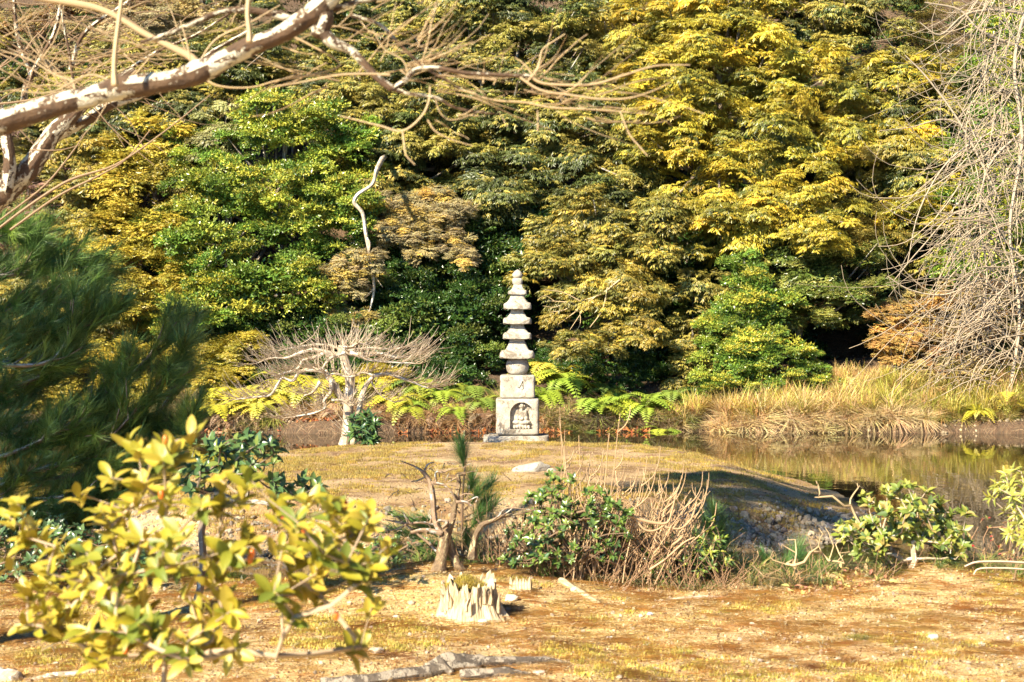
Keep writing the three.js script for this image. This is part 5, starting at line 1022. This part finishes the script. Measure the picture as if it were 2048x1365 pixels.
// low tangle of weeds and fine reddish twigs along the bank edge, between the shrubs
{
  seed(230);
  const w = new Inst(), mb = new MB();
  for (let i = 0; i < 520; i++) { const px = rr(700, 2080), d = rr(10.7, 11.5), p = onNear(px, d); if (n3(px * 0.012, d, 6) < -0.2) continue; w.add(frame(p, V(rr(-1, 1), 0, rr(-1, 1)), V(rr(-0.3, 0.3), 1, rr(-0.2, 0.4)), rr(0.15, 0.42)), vary(pick([[0.20, 0.28, 0.05], [0.14, 0.22, 0.05], [0.34, 0.34, 0.08], [0.46, 0.32, 0.15], [0.10, 0.16, 0.05]]), 0.2)); }
  tag(w.build('weeds', TUFT[1], M.blade), 'green and straw weeds growing along the near bank edge', null, null, 'stuff');
  for (let i = 0; i < 900; i++) {
    const px = rnd() < 0.7 ? rr(960, 1480) : rr(700, 2080), d = rr(10.6, 11.3), p = onNear(px, d), L = rr(0.12, 0.5) * (px > 960 && px < 1400 ? 1 : 0.5), a = rr(-0.9, 0.9), q = V(Math.sin(a) * L, Math.cos(a) * L, rr(-0.15, 0.15));
    mb.tube([p, p.clone().addScaledVector(q, 0.4).add(randDir().multiplyScalar(0.015)), p.clone().addScaledVector(q, 0.75).add(randDir().multiplyScalar(0.02)), p.clone().add(q)], [0.0024, 0.0021, 0.0017, 0.001], 4, 0, false);
  }
  tag(mb.build('twig_tangle', M.redTwig), 'tangle of fine reddish brown twigs among the shrubs on the bank edge', null, null, 'stuff');
}

// ---------------------------------------------------------------- foreground bank: litter, pebbles, stump, fallen wood
{
  seed(301);
  const bunch = [0, 1].map((k) => { const mb = new MB(); for (let i = 0; i < 9; i++) { const a = rr(-0.7, 0.7) + k * 0.8, b = V(rr(-0.06, 0.06), rr(0, 0.012), rr(-0.06, 0.06)), L = rr(0.06, 0.13), e = V(Math.cos(a), rr(-0.06, 0.1), Math.sin(a)), s = V(-Math.sin(a), 0.5, Math.cos(a)).normalize(), g = rr(0.7, 1.2); mb.col = [g, g, g]; const p0 = b.clone().addScaledVector(e, -L / 2), p1 = b.clone().addScaledVector(e, L / 2), w = 0.0026; mb.q(mb.v(p0.x - s.x * w, p0.y - s.y * w, p0.z - s.z * w), mb.v(p1.x - s.x * w, p1.y - s.y * w, p1.z - s.z * w), mb.v(p1.x + s.x * w, p1.y + s.y * w, p1.z + s.z * w), mb.v(p0.x + s.x * w, p0.y + s.y * w, p0.z + s.z * w)); } return mb.geo(false, true); });
  const cols = [[0.68, 0.43, 0.15], [0.58, 0.33, 0.12], [0.74, 0.54, 0.24], [0.44, 0.22, 0.09], [0.78, 0.62, 0.34], [0.34, 0.16, 0.07]];
  const tuft = new MB(); for (let i = 0; i < 22; i++) tuft.blade(V(rr(-0.03, 0.03), 0, rr(-0.03, 0.03)), V(rr(-0.6, 0.6), 1, rr(-0.6, 0.6)).normalize(), V(rr(-1, 1), 0, rr(-1, 1)).normalize(), rr(0.008, 0.02), 0.006);
  const nd = [new Inst(), new Inst()], moss = new Inst(), peb = [];
  for (let i = 0; i < 6500; i++) {
    const d = Math.sqrt(rr(49, 150)), x = rr(-1, 1) * (0.36 * d + 0.3), y = nearH(x, -d), bare = fbm(x * 1.2, d * 1.6, 12, 3), dark = fbm(x * 0.9 + 9, d * 2.2, 3, 3) > 0.15;
    if (bare > 0.10 && rnd() < 0.75) continue;
    nd[i % 2].add(frame(V(x, y + rr(0, 0.012), -d), V(rr(-0.5, 0.5), 0, 1), V(rr(-0.15, 0.15), 1, rr(-0.15, 0.15)), rr(0.7, 1.2)), vary(dark ? pick([cols[3], cols[5], cols[1]]) : pick([cols[0], cols[1], cols[2], cols[4]]), 0.2));
  }
  for (let i = 0; i < 26000; i++) { const d = Math.sqrt(rr(49, 135)), x = rr(-1, 1) * (0.36 * d + 0.3), w = fbm(x * 0.8 + 4, d * 1.1, 21, 4); if (w < 0.05 + rnd() * 0.15) continue; moss.add(frame(V(x, nearH(x, -d), -d), V(rr(-1, 1), 0, rr(-1, 1)), UPV, rr(0.7, 1.5)), vary(pick([[0.60, 0.44, 0.09], [0.48, 0.40, 0.06], [0.66, 0.49, 0.17], [0.40, 0.34, 0.06]]), 0.25)); }
  for (let i = 0; i < 9000; i++) { const d = Math.sqrt(rr(49, 128)), x = rr(-1, 1) * (0.36 * d + 0.3), s = 0.003 + 0.013 * Math.pow(rnd(), 4), g = rr(0.55, 1.1), right = sst(x, -0.5, 2) * sst(d, 9.6, 8.2); if (rnd() > 0.35 + 0.65 * right) continue; peb.push([V(x, nearH(x, -d) + s * 0.3, -d), s, C(0.66 * g, 0.55 * g * rr(0.93, 1.03), 0.40 * g * rr(0.85, 1.1))]); }
  const bits = [];
  for (let i = 0; i < 42000; i++) { const d = Math.sqrt(rr(49, 140)), x = rr(-1, 1) * (0.34 * d + 0.3), s = 0.0028 + 0.006 * Math.pow(rnd(), 2.5), g = rr(0.7, 1.15), c = pick([[0.70, 0.48, 0.20], [0.62, 0.36, 0.13], [0.34, 0.18, 0.08], [0.78, 0.64, 0.40], [0.48, 0.36, 0.10], [0.22, 0.11, 0.05]]); bits.push([V(x, nearH(x, -d) + s * 0.3, -d), s, C(c[0] * g, c[1] * g, c[2] * g)]); }
  stuffStones('litter_bits', 'crumbs of bark, leaf and grit scattered over the foreground bank', bits);
  nd.forEach((q, k) => tag(q.build('pine_needles', bunch[k], M.blade), 'orange brown fallen pine needles covering the foreground bank', null, null, 'stuff'));
  tag(moss.build('ground_moss', tuft.geo(true), M.grass), 'olive yellow moss between the pine needles in the foreground', null, null, 'stuff');
  stuffStones('pebbles', 'small pale pebbles strewn over the foreground bank', peb);
  // lone stones
  const lone = (px, py, w, label, group, c = [0.66, 0.58, 0.46], flat = 0.7) => {
    let d = 9; for (let k = 0; k < 30; k++) { const x = X(px, d); d = lerp(d, F * (EYE - nearH(x, -d)) / Math.max(40, (py - HORIZON)), 0.6); }
    const m = new THREE.Mesh(stoneGeo(px * 0.13, flat, 2, 0.3), std({ color: C(...c), roughness: 0.85, bumpMap: stoneBump, bumpScale: 0.003 })), p = onNear(px, d);
    m.name = numbered('stone'); m.scale.setScalar(w / 2 * d / F); m.position.copy(p).add(V(0, w * 0.12 * d / F, 0)); m.rotation.y = rr(0, 6); m.castShadow = m.receiveShadow = true; scene.add(m);
    tag(m, label, 'stone', group);
  };
  lone(1868, 1280, 26, 'roundish white stone alone on the bare right foreground, larger of two', 'white stones on the right foreground'); lone(1966, 1292, 17, 'small white stone near the right edge, lesser of two', 'white stones on the right foreground'); lone(1220, 1279, 14, 'small bright white stone below the middle of the bank, right of the stump', 'white stones on the bank', [0.78, 0.74, 0.7]); lone(1300, 1231, 13, 'bluish white pebble on dark needles right of the stump', 'white stones on the bank', [0.68, 0.68, 0.72]);
  lone(965, 1249, 24, 'flat cream stone just in front of the stump', 'cream stones round the stump'); lone(1022, 1202, 30, 'cream stone behind the right root of the stump', 'cream stones round the stump'); lone(792, 1238, 16, 'cream stone on the ground left of the stump', 'cream stones round the stump'); lone(824, 1209, 18, 'tan stone on the shaded ground left of the stump', 'cream stones round the stump', [0.5, 0.4, 0.28]); lone(752, 1306, 34, 'broad flat cream stone left above the grey fallen root', 'cream stones by the fallen root', [0.6, 0.5, 0.38], 0.4); lone(1080, 1350, 26, 'flat pinkish stone below the grey fallen root', 'cream stones by the fallen root', [0.6, 0.48, 0.38], 0.4);
  lone(1150, 1184, 20, 'cream stone on the bank crest right of the small broken stump', 'cream stones on the bank crest'); lone(1250, 1182, 14, 'small white stone on the bank crest below the dry stems', 'cream stones on the bank crest'); lone(1395, 1172, 24, 'brown stone at the foot of the small bright green shrub', 'cream stones on the bank crest', [0.42, 0.28, 0.16]); lone(1015, 1222, 14, 'stone touching the end of the stump root', 'cream stones round the stump', [0.5, 0.42, 0.3]);
  // blades of green grass
  const gt = new Inst(); for (let i = 0; i < 16; i++) { const p = onNear(1710 + rr(-26, 26), 8.75 + rr(-0.06, 0.06)); gt.add(frame(p, V(rr(-1, 1), 0, rr(-1, 1)), UPV, rr(0.08, 0.14)), vary([0.26, 0.26, 0.04], 0.2)); }
  tag(gt.build('grass', TUFT[1], M.blade), 'small flat patch of green grass on the right foreground', null, null, 'stuff');
  // ochre and pink fallen leaves at the foot of the twiggy branches
  const fl = new Inst(); for (let i = 0; i < 190; i++) { const p = onNear(rr(1570, 1790), rr(10.5, 11.1)); p.y += rr(0, 0.05); fl.add(frame(p, randDir(), V(rr(-0.7, 0.7), 1, rr(-0.2, 0.9)), rr(0.035, 0.06)), vary(pick([[0.56, 0.34, 0.16], [0.58, 0.40, 0.12], [0.48, 0.20, 0.12], [0.50, 0.42, 0.14]]), 0.2)); }
  tag(fl.build('fallen_leaves', LEAVES.oval[1], M.grass), 'ochre and pink fallen leaves heaped under the round right shrub', null, null, 'stuff');
}
{
  // weathered stump: fluted hollow shell with splintered rim
  seed(311);
  const d = 9.55, b = onNear(936, d), t = thing('tree_stump', 'pale weathered tree stump with splintered fluted sides and moss inside', 'stump', V(b.x, b.y - 0.03, b.z)), mb = new MB(), N = 170, K = 26, R = 0.148;
  M.wood = std({ map: texture(512, (u, v) => { const g = tn(u, v * 0.12, 90, 611), h = tf(u, v * 0.3, 12, 613, 4); const c = mix3([0.48, 0.36, 0.20], [0.62, 0.52, 0.35], g); return mix3(c, [0.30, 0.20, 0.11], sst(h, 0.58, 0.72) * 0.75); }, 0.5), bumpMap: texture(256, (u, v) => tn(u, v * 0.12, 80, 617), 0.25, false), bumpScale: 0.004, roughness: 0.9 });
  const rimOf = (a) => { const c = Math.cos(a), s = Math.sin(a); let h = 0.215 + 0.05 * fbm(c * 2.4, s * 2.4, 4, 3) + 0.09 * Math.max(0, n3(c * 8, s * 8, 7)) - 0.11 * Math.max(0, n3(c * 5 + 3, s * 5, 2)); h -= 0.05 * sst(-c, 0.55, 0.95); return h; };
  const radOf = (a, q) => { const c = Math.cos(a), s = Math.sin(a), rid = 1 - Math.abs(n3(c * 5.2, s * 5.2, q * 0.7)) * 2, fine = n3(c * 17, s * 17, q * 1.3); return R * (1 + 0.26 * Math.pow(1 - q, 2.2) + (c > 0.6 ? 0.55 * (c - 0.6) * Math.pow(1 - q, 2) * 2.2 : 0) + 0.13 * (rid - 0.4) + 0.045 * fine); };
  const rows = [];
  for (let k = 0; k <= K + 12; k++) { const ring = []; for (let i = 0; i <= N; i++) { const a = i % N / N * 6.28319, h = rimOf(a); let q, r, y; if (k <= K) { q = k / K; y = h * q; r = radOf(a, q); } else { const e = (k - K) / 12; q = 1 - e * 0.8; y = h * (1 - e * 0.75) + 0.0; r = radOf(a, 1) * (0.86 - 0.36 * e); } ring.push(mb.v(b.x + Math.cos(a) * r, b.y - 0.03 + y, b.z + Math.sin(a) * r * 0.9, i / N, y)); } rows.push(ring); }
  for (let k = 0; k < rows.length - 1; k++) for (let i = 0; i < N; i++) mb.q(rows[k][i], rows[k + 1][i], rows[k + 1][i + 1], rows[k][i + 1]);
  const c = mb.v(b.x, b.y + 0.03, b.z), lr = rows[rows.length - 1]; for (let i = 0; i < N; i++) mb.t(lr[i], c, lr[i + 1]);
  mb.build('stump_shell', M.wood, t);
  for (let i = 0; i < 16; i++) { const a = rr(0.3, 2.9), q = rr(0.3, 0.9), r = radOf(a, q) * 1.02, s = new MB(), p = V(b.x + Math.cos(a) * r, b.y + rimOf(a) * q * 0.5, b.z + Math.sin(a) * r * 0.9), h = rr(0.06, 0.14); s.tube([p, p.clone().add(V(rr(-0.008, 0.008), h * 0.5, 0.004)), p.clone().add(V(rr(-0.015, 0.015), h, rr(-0.01, 0.006)))], [rr(0.008, 0.016), rr(0.008, 0.014), 0.002], 6, 0.3); s.build('splinter', M.wood, t); }
  const ms = new Inst(), mt = new MB(); for (let i = 0; i < 14; i++) mt.blade(V(rr(-0.01, 0.01), 0, rr(-0.01, 0.01)), V(rr(-0.6, 0.6), 1, rr(-0.6, 0.6)).normalize(), V(rr(-1, 1), 0, rr(-1, 1)).normalize(), rr(0.01, 0.03), 0.005);
  for (let i = 0; i < 700; i++) { const a = rr(0, 6.28), r = Math.sqrt(rnd()) * 0.122, x = Math.cos(a) * r, z = Math.sin(a) * r * 0.9, y = 0.15 + 0.06 * Math.exp(-((x / 0.075) ** 2)) * (1 - (r / 0.14) ** 2) + 0.01 * n3(x * 40, z * 40, 1); ms.add(frame(V(b.x + x - 0.01, b.y + y, b.z + z - 0.02), V(rr(-1, 1), 0, rr(-1, 1)), V(x * 4, 1, z * 4), rr(0.7, 1.2)), vary(pick([[0.44, 0.34, 0.05], [0.34, 0.25, 0.08], [0.50, 0.38, 0.05]]), 0.25)); }
  const mo = ms.build('moss', mt.geo(true), M.grass, t); mo.userData.label = 'cushion of yellow moss on the stump top';
  const b2 = onNear(1042, 10.2), t2 = thing('tree_stump', 'tiny broken stump on the bank crest right of the large stump', 'stump', b2), s2 = new MB();
  for (let i = 0; i < 7; i++) { const x = lerp(-0.055, 0.05, i / 6), h = rr(0.05, 0.09); s2.tube([V(b2.x + x, b2.y - 0.02, b2.z + rr(-0.02, 0.02)), V(b2.x + x, b2.y + h * 0.6, b2.z), V(b2.x + x + rr(-0.01, 0.01), b2.y + h, b2.z)], [0.02, 0.015, 0.005], 6, 0.3); }
  s2.build('wood', M.wood, t2);
}
{
  seed(321);
  const lie = (name, label, cat, lists, mat, part) => { const f = lists[0][0], b = onNear(f[0], f[3]), t = thing(name, label, cat, b), mb = new MB(); for (const l of lists) { const pts = l.map(([px, , w, d, up = 0]) => { const p = onNear(px, d); p.y += w / 2 * d / F * 0.35 + up; return p; }), n = 30, c = spline(pts, n), r = []; for (let i = 0; i <= n; i++) { const q = i / n * (l.length - 1), k = Math.min(l.length - 2, Math.floor(q)); r.push(lerp(l[k][2], l[k + 1][2], q - k) / 2 * l[k][3] / F); } mb.tube(c, r, 10, 0.5); } mb.build(part, mat, t); };
  M.grey = barkTex(620, [0.13, 0.10, 0.075], [0.035, 0.027, 0.02], [0.30, 0.25, 0.19], 0.58, 0.3);
  lie('fallen_root', 'grey twisted root lying across the bottom of the foreground', 'root', [[[640, 0, 22, 7.72], [730, 0, 32, 7.78], [800, 0, 36, 7.86], [900, 0, 28, 7.98], [960, 0, 18, 8.04]], [[850, 0, 26, 7.98], [900, 0, 40, 8.06], [960, 0, 32, 8.1], [1040, 0, 22, 8.16], [1090, 0, 18, 8.2], [1140, 0, 6, 8.22]], [[905, 0, 16, 7.92], [885, 0, 14, 7.98, 0.03], [875, 0, 8, 8.02, 0.05]], [[920, 0, 26, 7.84], [1010, 0, 24, 7.86], [1060, 0, 8, 7.88]]], M.grey, 'root');
  lie('broken_branch', 'thick whitish broken branch end at the lower left corner', 'branch', [[[-60, 0, 40, 8.1], [0, 0, 36, 8.0], [34, 0, 30, 7.92]]], M.paleBark, 'wood');
  lie('fallen_branch', 'thin pale fallen branch lying under the holly at the lower left', 'branch', [[[-40, 0, 10, 8.0], [60, 0, 12, 7.95], [120, 0, 16, 8.0], [190, 0, 12, 8.05]]], M.paleBark, 'wood');
  lie('fallen_stick', 'pale stick lying below the evergreen shrub on the bank crest', 'stick', [[[1122, 0, 16, 10.5], [1160, 0, 12, 10.3], [1200, 0, 8, 10.05]]], M.wood, 'wood');
  lie('fallen_stick', 'thin pale stick on the bank crest below the young pine with reddish leader', 'stick', [[[1310, 0, 6, 10.3], [1400, 0, 9, 10.35], [1450, 0, 5, 10.4]]], M.paleBark, 'wood');
}
// ---------------------------------------------------------------- holly with blurred yellow-green leaves nearest the viewer
{
  const spots = [[20, 1040], [35, 1000], [100, 1110], [160, 985], [195, 1010], [222, 960], [255, 885], [278, 900], [322, 890], [352, 905], [300, 970], [332, 1010], [352, 1065], [170, 1100], [192, 1145], [95, 1150], [60, 1210], [130, 1230], [50, 1250], [232, 1110], [282, 1080], [312, 1130], [250, 1165], [232, 1220], [292, 1205], [400, 1020], [450, 1015], [482, 990], [500, 960], [562, 1010], [592, 1050], [622, 1000], [662, 1015], [692, 1020], [742, 1030], [500, 1085], [482, 1115], [442, 1000], [562, 1090], [592, 1105], [642, 1110], [702, 1070], [772, 1090], [742, 1125], [692, 1130], [602, 1165], [562, 1190], [642, 1190], [742, 1220], [722, 1285], [592, 1240], [402, 1230], [372, 1190], [442, 1180], [332, 1250], [252, 1265], [302, 1295], [200, 1320], [382, 1305], [420, 1120], [380, 870], [240, 1050]];
  const r = shrub('holly_shrub', 'holly with out-of-focus yellow-green leaves and orange-red berries nearest the viewer', 'shrub', { seed: 331, d: 3.7, root: [360, 1700], deep: 0.22, wood: M.twigBark ?? (M.twigBark = std({ color: C(0.40, 0.30, 0.20), roughness: 0.85 })), tipR: 0.0016, maxR: 0.006, wob: 0.14, bias: 0.25, areas: [...spots.map(([x, y]) => [x, y, 6, 6, 1]), ...spots.filter(([x, y]) => (x * 7 + y) % 10 > 5).map(([x, y]) => [x, y, 34, 30, 1]), [230, 1240, 130, 80, 6], [350, 1150, 120, 90, 4], [620, 1120, 120, 80, 4], [110, 1170, 100, 60, 6], [420, 1260, 90, 60, 6], [250, 1290, 120, 50, 8], [60, 1120, 70, 90, 6], [330, 1020, 150, 90, 8], [620, 1060, 120, 70, 8]], upness: 0.9, leaf: { L: 0.05, n: 8, geos: LEAVES.holly, stack: 1.5, c: [[0.42, 0.34, 0.02], [0.34, 0.30, 0.02], [0.46, 0.36, 0.03], [0.26, 0.26, 0.02], [0.16, 0.19, 0.02]] } });
  const bg = new THREE.SphereGeometry(0.0075, 12, 10); bg.scale(0.8, 1.35, 0.8);
  for (const [x, y, c] of [[567, 1038, [0.75, 0.09, 0.01]], [608, 1058, [0.75, 0.12, 0.01]], [737, 1131, [0.72, 0.03, 0.01]], [500, 1120, [0.78, 0.22, 0.02]], [504, 1108, [0.78, 0.20, 0.02]], [672, 1232, [0.75, 0.2, 0.02]], [330, 880, [0.7, 0.25, 0.03]], [322, 990, [0.75, 0.2, 0.02]], [480, 1105, [0.72, 0.12, 0.01]], [250, 1300, [0.75, 0.22, 0.02]], [690, 1010, [0.75, 0.14, 0.01]]]) { const m = new THREE.Mesh(bg, leafMat(c, 'gloss')); m.name = 'berry'; m.position.copy(P(x, y, 3.6)).sub(r.base); r.t.add(m); }
}
// ---------------------------------------------------------------- cherry boughs across the upper left
{
  seed(341);
  const d = 4.3, b = V(X(760, d), 4.2, -d), t = thing('cherry_bough', 'thick dark cherry bough crusted with pale lichen across the upper left', 'branch', b), big = new MB(), tan = new MB(), tw = new MB();
  limb(big, [[-120, 285, 54], [0, 246, 52], [60, 226, 46], [125, 207, 46], [190, 190, 42], [240, 176, 46], [300, 168, 42], [350, 160, 42], [395, 145, 50], [450, 118, 40], [500, 92, 38], [560, 70, 36], [610, 38, 40], [650, 5, 40], [700, -60, 44]], { d, n: 110, sides: 18, rough: 0.22 });
  const lines = [[[640, 10, 34], [650, 40, 30], [640, 65, 26], [625, 60, 22]], [[640, 60, 26], [665, 85, 22], [700, 100, 18], [735, 135, 16], [760, 160, 14], [785, 178, 14]]];
  for (const l of lines) limb(big, l, { d, n: 26, sides: 10, rough: 0.25 });
  const fork = [[[785, 178, 12], [812, 160, 10], [830, 140, 9], [870, 136, 9], [930, 146, 9], [1000, 150, 8], [1060, 152, 8]], [[785, 178, 11], [820, 188, 8], [870, 195, 7], [910, 215, 6], [960, 225, 4], [1000, 228, 3]], [[640, 62, 18], [610, 45, 16], [570, 35, 15], [500, 20, 13], [440, 24, 12], [395, 42, 11], [350, 62, 9], [280, 85, 7]], [[660, 20, 14], [720, 2, 12], [780, -10, 10], [860, -30, 8]], [[700, 30, 7], [760, 50, 8], [800, 90, 7], [850, 135, 6], [900, 165, 5], [925, 180, 4]]];
  for (const l of fork) limb(big, l, { d: d + rr(-0.1, 0.2), sides: 8, rough: 0.2 });
  const sticks = [[[396, 140, 26], [388, 120, 17], [350, 98, 14], [290, 68, 13], [245, 40, 12], [200, 18, 13], [140, 5, 15], [80, -5, 15], [20, -25, 15]], [[230, 172, 16], [228, 140, 11], [230, 100, 10], [236, 50, 9], [244, -10, 9]], [[499, 85, 14], [498, 60, 10], [495, 30, 10], [498, -20, 9]], [[925, 180, 4], [985, 200, 4], [1050, 205, 4], [1100, 215, 4], [1160, 218, 4], [1230, 222, 3], [1290, 228, 2]], [[1060, 152, 6], [1080, 165, 5], [1130, 170, 5], [1190, 168, 5], [1250, 150, 4], [1310, 132, 3], [1380, 130, 2]], [[1040, 155, 5], [1080, 180, 5], [1140, 190, 4], [1200, 198, 4], [1260, 196, 3], [1310, 180, 2], [1340, 165, 1.5]], [[1070, 150, 5], [1080, 120, 4], [1085, 100, 3], [1130, 68, 2]], [[1065, 150, 4], [1050, 130, 3], [1030, 115, 2]], [[1240, 222, 3], [1260, 270, 3], [1285, 300, 3], [1295, 312, 2]], [[1075, 220, 3], [1076, 250, 4], [1075, 262, 3]], [[860, 172, 3], [858, 200, 4], [845, 230, 4], [805, 262, 4], [760, 252, 4], [720, 242, 3], [680, 232, 2]], [[805, 262, 4], [808, 285, 4], [812, 310, 3], [830, 330, 2]], [[870, 195, 3], [880, 225, 2], [900, 240, 2], [970, 220, 1.5]], [[855, 240, 3], [870, 262, 3], [900, 278, 2], [945, 292, 1.5]],
    [[560, 62, 5], [620, 90, 4], [680, 130, 3], [560, 160, 2]], [[400, 150, 6], [430, 170, 4], [500, 175, 3], [560, 160, 3], [640, 150, 2.5], [720, 145, 2]], [[780, 150, 5], [740, 148, 4], [680, 150, 4], [600, 165, 3], [540, 175, 2]], [[800, 140, 3], [815, 150, 3], [805, 120, 3], [770, 100, 2], [745, 60, 2]], [[240, 172, 5], [180, 150, 4], [100, 185, 3], [20, 180, 2]], [[150, 190, 4], [145, 165, 5], [110, 150, 4], [60, 120, 3], [0, 100, 2]], [[395, 130, 4], [430, 80, 4], [500, 45, 3], [560, 10, 2]], [[380, 120, 4], [372, 80, 3], [360, 40, 2]]];
  for (const l of sticks) limb(l[0][2] > 9 ? tan : tw, l, { d: d + rr(-0.15, 0.25), sides: 7, rough: 0.06 });
  const spray = (px, py, ang, len, n, spread, dd) => { for (let i = 0; i < n; i++) { let x = px + rr(-spread, spread), y = py + rr(-spread, spread) * 0.4, a = ang + rr(-0.7, 0.7); const l = len * rr(0.4, 1.1), pts = []; for (let k = 0; k <= 5; k++) { pts.push(P(x, y, dd + k * rr(-0.02, 0.02))); x += Math.cos(a) * l / 5; y += Math.sin(a) * l / 5; a += rr(-0.25, 0.25) - 0.05 * Math.cos(a); } if (rnd() < 0.35) continue; const r = rr(0.9, 1.8) * dd / F; tw.tube(pts, radii(r, r * 0.45, 6), 4, 0, false); } };
  for (const [x, y, a, l, n, s] of [[760, 150, -0.3, 190, 14, 60], [800, 90, -0.3, 170, 16, 50], [700, 60, -0.1, 200, 12, 60], [860, 130, -0.4, 200, 14, 50], [900, 170, 0.1, 220, 12, 50], [1060, 150, -0.2, 150, 18, 30], [1100, 190, 0, 220, 14, 60], [1200, 200, -0.3, 180, 8, 60], [1150, 220, 0.2, 170, 8, 60], [640, 150, 3.0, 200, 10, 60], [560, 70, 0.2, 180, 8, 60], [720, 10, 0.1, 200, 10, 50], [420, 60, -0.5, 160, 10, 60], [820, 110, -0.6, 130, 12, 60], [880, 240, 0.3, 120, 5, 40], [1000, 150, -0.9, 100, 6, 60]]) spray(x, y, a, l, n, s, d + rr(0, 0.4));
  for (const [x, y, a, l, n, s] of [[150, 180, -2.6, 220, 12, 80], [60, 140, -0.4, 200, 12, 80], [300, 90, -2.5, 220, 12, 90], [120, 60, 0.2, 220, 10, 80], [40, 60, -0.3, 200, 8, 60], [250, 120, 2.9, 220, 8, 60], [180, 130, -0.5, 220, 10, 80]]) spray(x, y, a, l, n, s, 5.0 + rr(0, 0.4));
  big.build('limb', M.cherry, t); tan.build('shoot', M.twig, t); tw.build('twigs', M.twig, t).userData.kind = 'stuff';
}
{
  seed(351);
  const d = 8.3, b = V(X(-220, d), nearH(X(-220, d), -d), -d), t = thing('cherry_tree', 'lichen-spotted dark cherry tree leaning in at the left edge behind the thick bough', 'tree', b), big = new MB(), tw = new MB();
  limb(big, [[-220, 1150, 90], [-200, 800, 76], [-120, 520, 62], [-30, 420, 54], [20, 375, 46], [60, 335, 42], [90, 290, 38], [110, 260, 34], [140, 235, 30], [165, 210, 26], [195, 185, 20], [270, 140, 14]], { d, n: 80, sides: 14, rough: 0.2 });
  limb(big, [[105, 275, 30], [140, 255, 26], [175, 240, 24], [215, 212, 22], [250, 200, 17], [300, 185, 13], [360, 150, 10], [430, 100, 8], [500, 60, 6]], { d: d + 0.1, n: 44, sides: 9, rough: 0.2 });
  limb(big, [[10, 385, 28], [18, 330, 26], [14, 290, 24], [8, 255, 20], [-20, 150, 18], [-30, -30, 14]], { d: d - 0.1, n: 30, sides: 9, rough: 0.2 });
  for (const l of [[[45, 220, 14], [52, 170, 12], [62, 150, 12], [42, 100, 9], [30, 40, 8], [28, -20, 8]], [[60, 152, 12], [85, 110, 10], [110, 60, 9], [125, -10, 8]], [[60, 320, 8], [130, 245, 7], [145, 190, 6], [140, 120, 6], [125, 40, 5], [120, -20, 4]], [[140, 140, 10], [165, 70, 9], [230, 20, 8], [280, -10, 6]], [[160, 205, 9], [240, 150, 8], [320, 100, 7], [390, 70, 5], [470, 20, 4]]]) limb(big, l, { d: d + rr(0.0, 0.4), sides: 7, rough: 0.2 });
  for (const l of [[[-20, 470, 5], [60, 410, 6], [140, 360, 6], [230, 330, 4], [330, 262, 3], [420, 190, 2]], [[0, 440, 4], [90, 370, 4], [140, 310, 3], [175, 260, 2]], [[20, 460, 5], [120, 390, 5], [200, 350, 4], [250, 320, 3], [300, 260, 2]], [[-20, 210, 5], [60, 200, 4], [130, 180, 3]], [[60, 300, 3], [120, 300, 2], [160, 290, 1.5]]]) limb(tw, l, { d: d - 0.3, sides: 6, rough: 0.05 });
  for (let i = 0; i < 110; i++) { let x = rr(-40, 330), y = rr(-20, 210), a = rr(-1.2, 0.9) + (rnd() < 0.4 ? Math.PI : 0); const l = rr(80, 260), pts = []; for (let k = 0; k <= 6; k++) { pts.push(P(x, y, d + rr(-0.02, 0.02) + (i % 7) * 0.06)); x += Math.cos(a) * l / 6; y += Math.sin(a) * l / 6; a += rr(-0.25, 0.25); } if (rnd() < 0.3) continue; const r = rr(1.1, 2.2) * d / F; tw.tube(pts, radii(r, r * 0.4, 7), 4, 0, false); }
  big.build('trunk', M.cherry, t); tw.build('twigs', M.brownTwig2 ?? (M.brownTwig2 = std({ color: C(0.30, 0.20, 0.12), roughness: 0.85 })), t).userData.kind = 'stuff';
}
// ---------------------------------------------------------------- trees beside the view whose shade falls across it
function shadeTree(label, kind, lobes, trunkAt, r = 0.2) {
  seed(361 + lobes.length);
  const base = V(trunkAt[0], nearH(Math.max(-8.9, trunkAt[0]), trunkAt[1]) - 0.1, trunkAt[1]), t = thing('shade_pine', label, 'tree', base), inss = four(), mb = new MB(), K = KIND[kind];
  for (const [x, y, z, rx, ry, rz] of lobes) {
    const n = Math.round(6 * (rx * ry + rx * rz + ry * rz));
    for (let i = 0; i < n; i++) { const v = randDir(), e = Math.pow(rnd(), 0.4), p = V(x + v.x * rx * e, y + v.y * ry * e, z + v.z * rz * e); inss[i % 4].add(frame(p, V(v.x, 0, v.z + 0.01), UPV, rr(0.8, 1.2)), C(1, 1, 1)); }
    mb.tube(spline([V(base.x, y - ry, base.z), V((base.x + x) / 2, y - 0.2, (base.z + z) / 2), V(x, y, z)], 8), radii(0.09, 0.02, 9), 6, 0.1);
  }
  const top = Math.max(...lobes.map((l) => l[1]));
  mb.tube([base, V(base.x, top * 0.5, base.z), V(base.x, top, base.z)], [r, r * 0.8, r * 0.4], 10, 0.1);
  mb.build('trunk', M.greyBark, t); crownParts(inss, kind, t);
}
shadeTree('dark pine outside the left of the view, shading the pine at the left edge', 'darkpine', [[-6.1, 5.4, -7.9, 0.9, 1.0, 1.2], [-6.9, 4.6, -9.0, 0.8, 0.9, 1.0]], [-8.2, -7.2]);
shadeTree('tall pine outside the left of the view whose crown shades the right of the island', 'darkpine', [[-3.4, 8.0, -11.9, 0.75, 0.4, 0.9], [-3.0, 7.9, -10.3, 0.7, 0.45, 0.6], [-3.95, 8.0, -8.8, 0.8, 0.4, 0.7], [-4.35, 8.1, -10.4, 0.7, 0.4, 0.8]], [-5.2, -9.9], 0.1);

renderer.render(scene, camera);
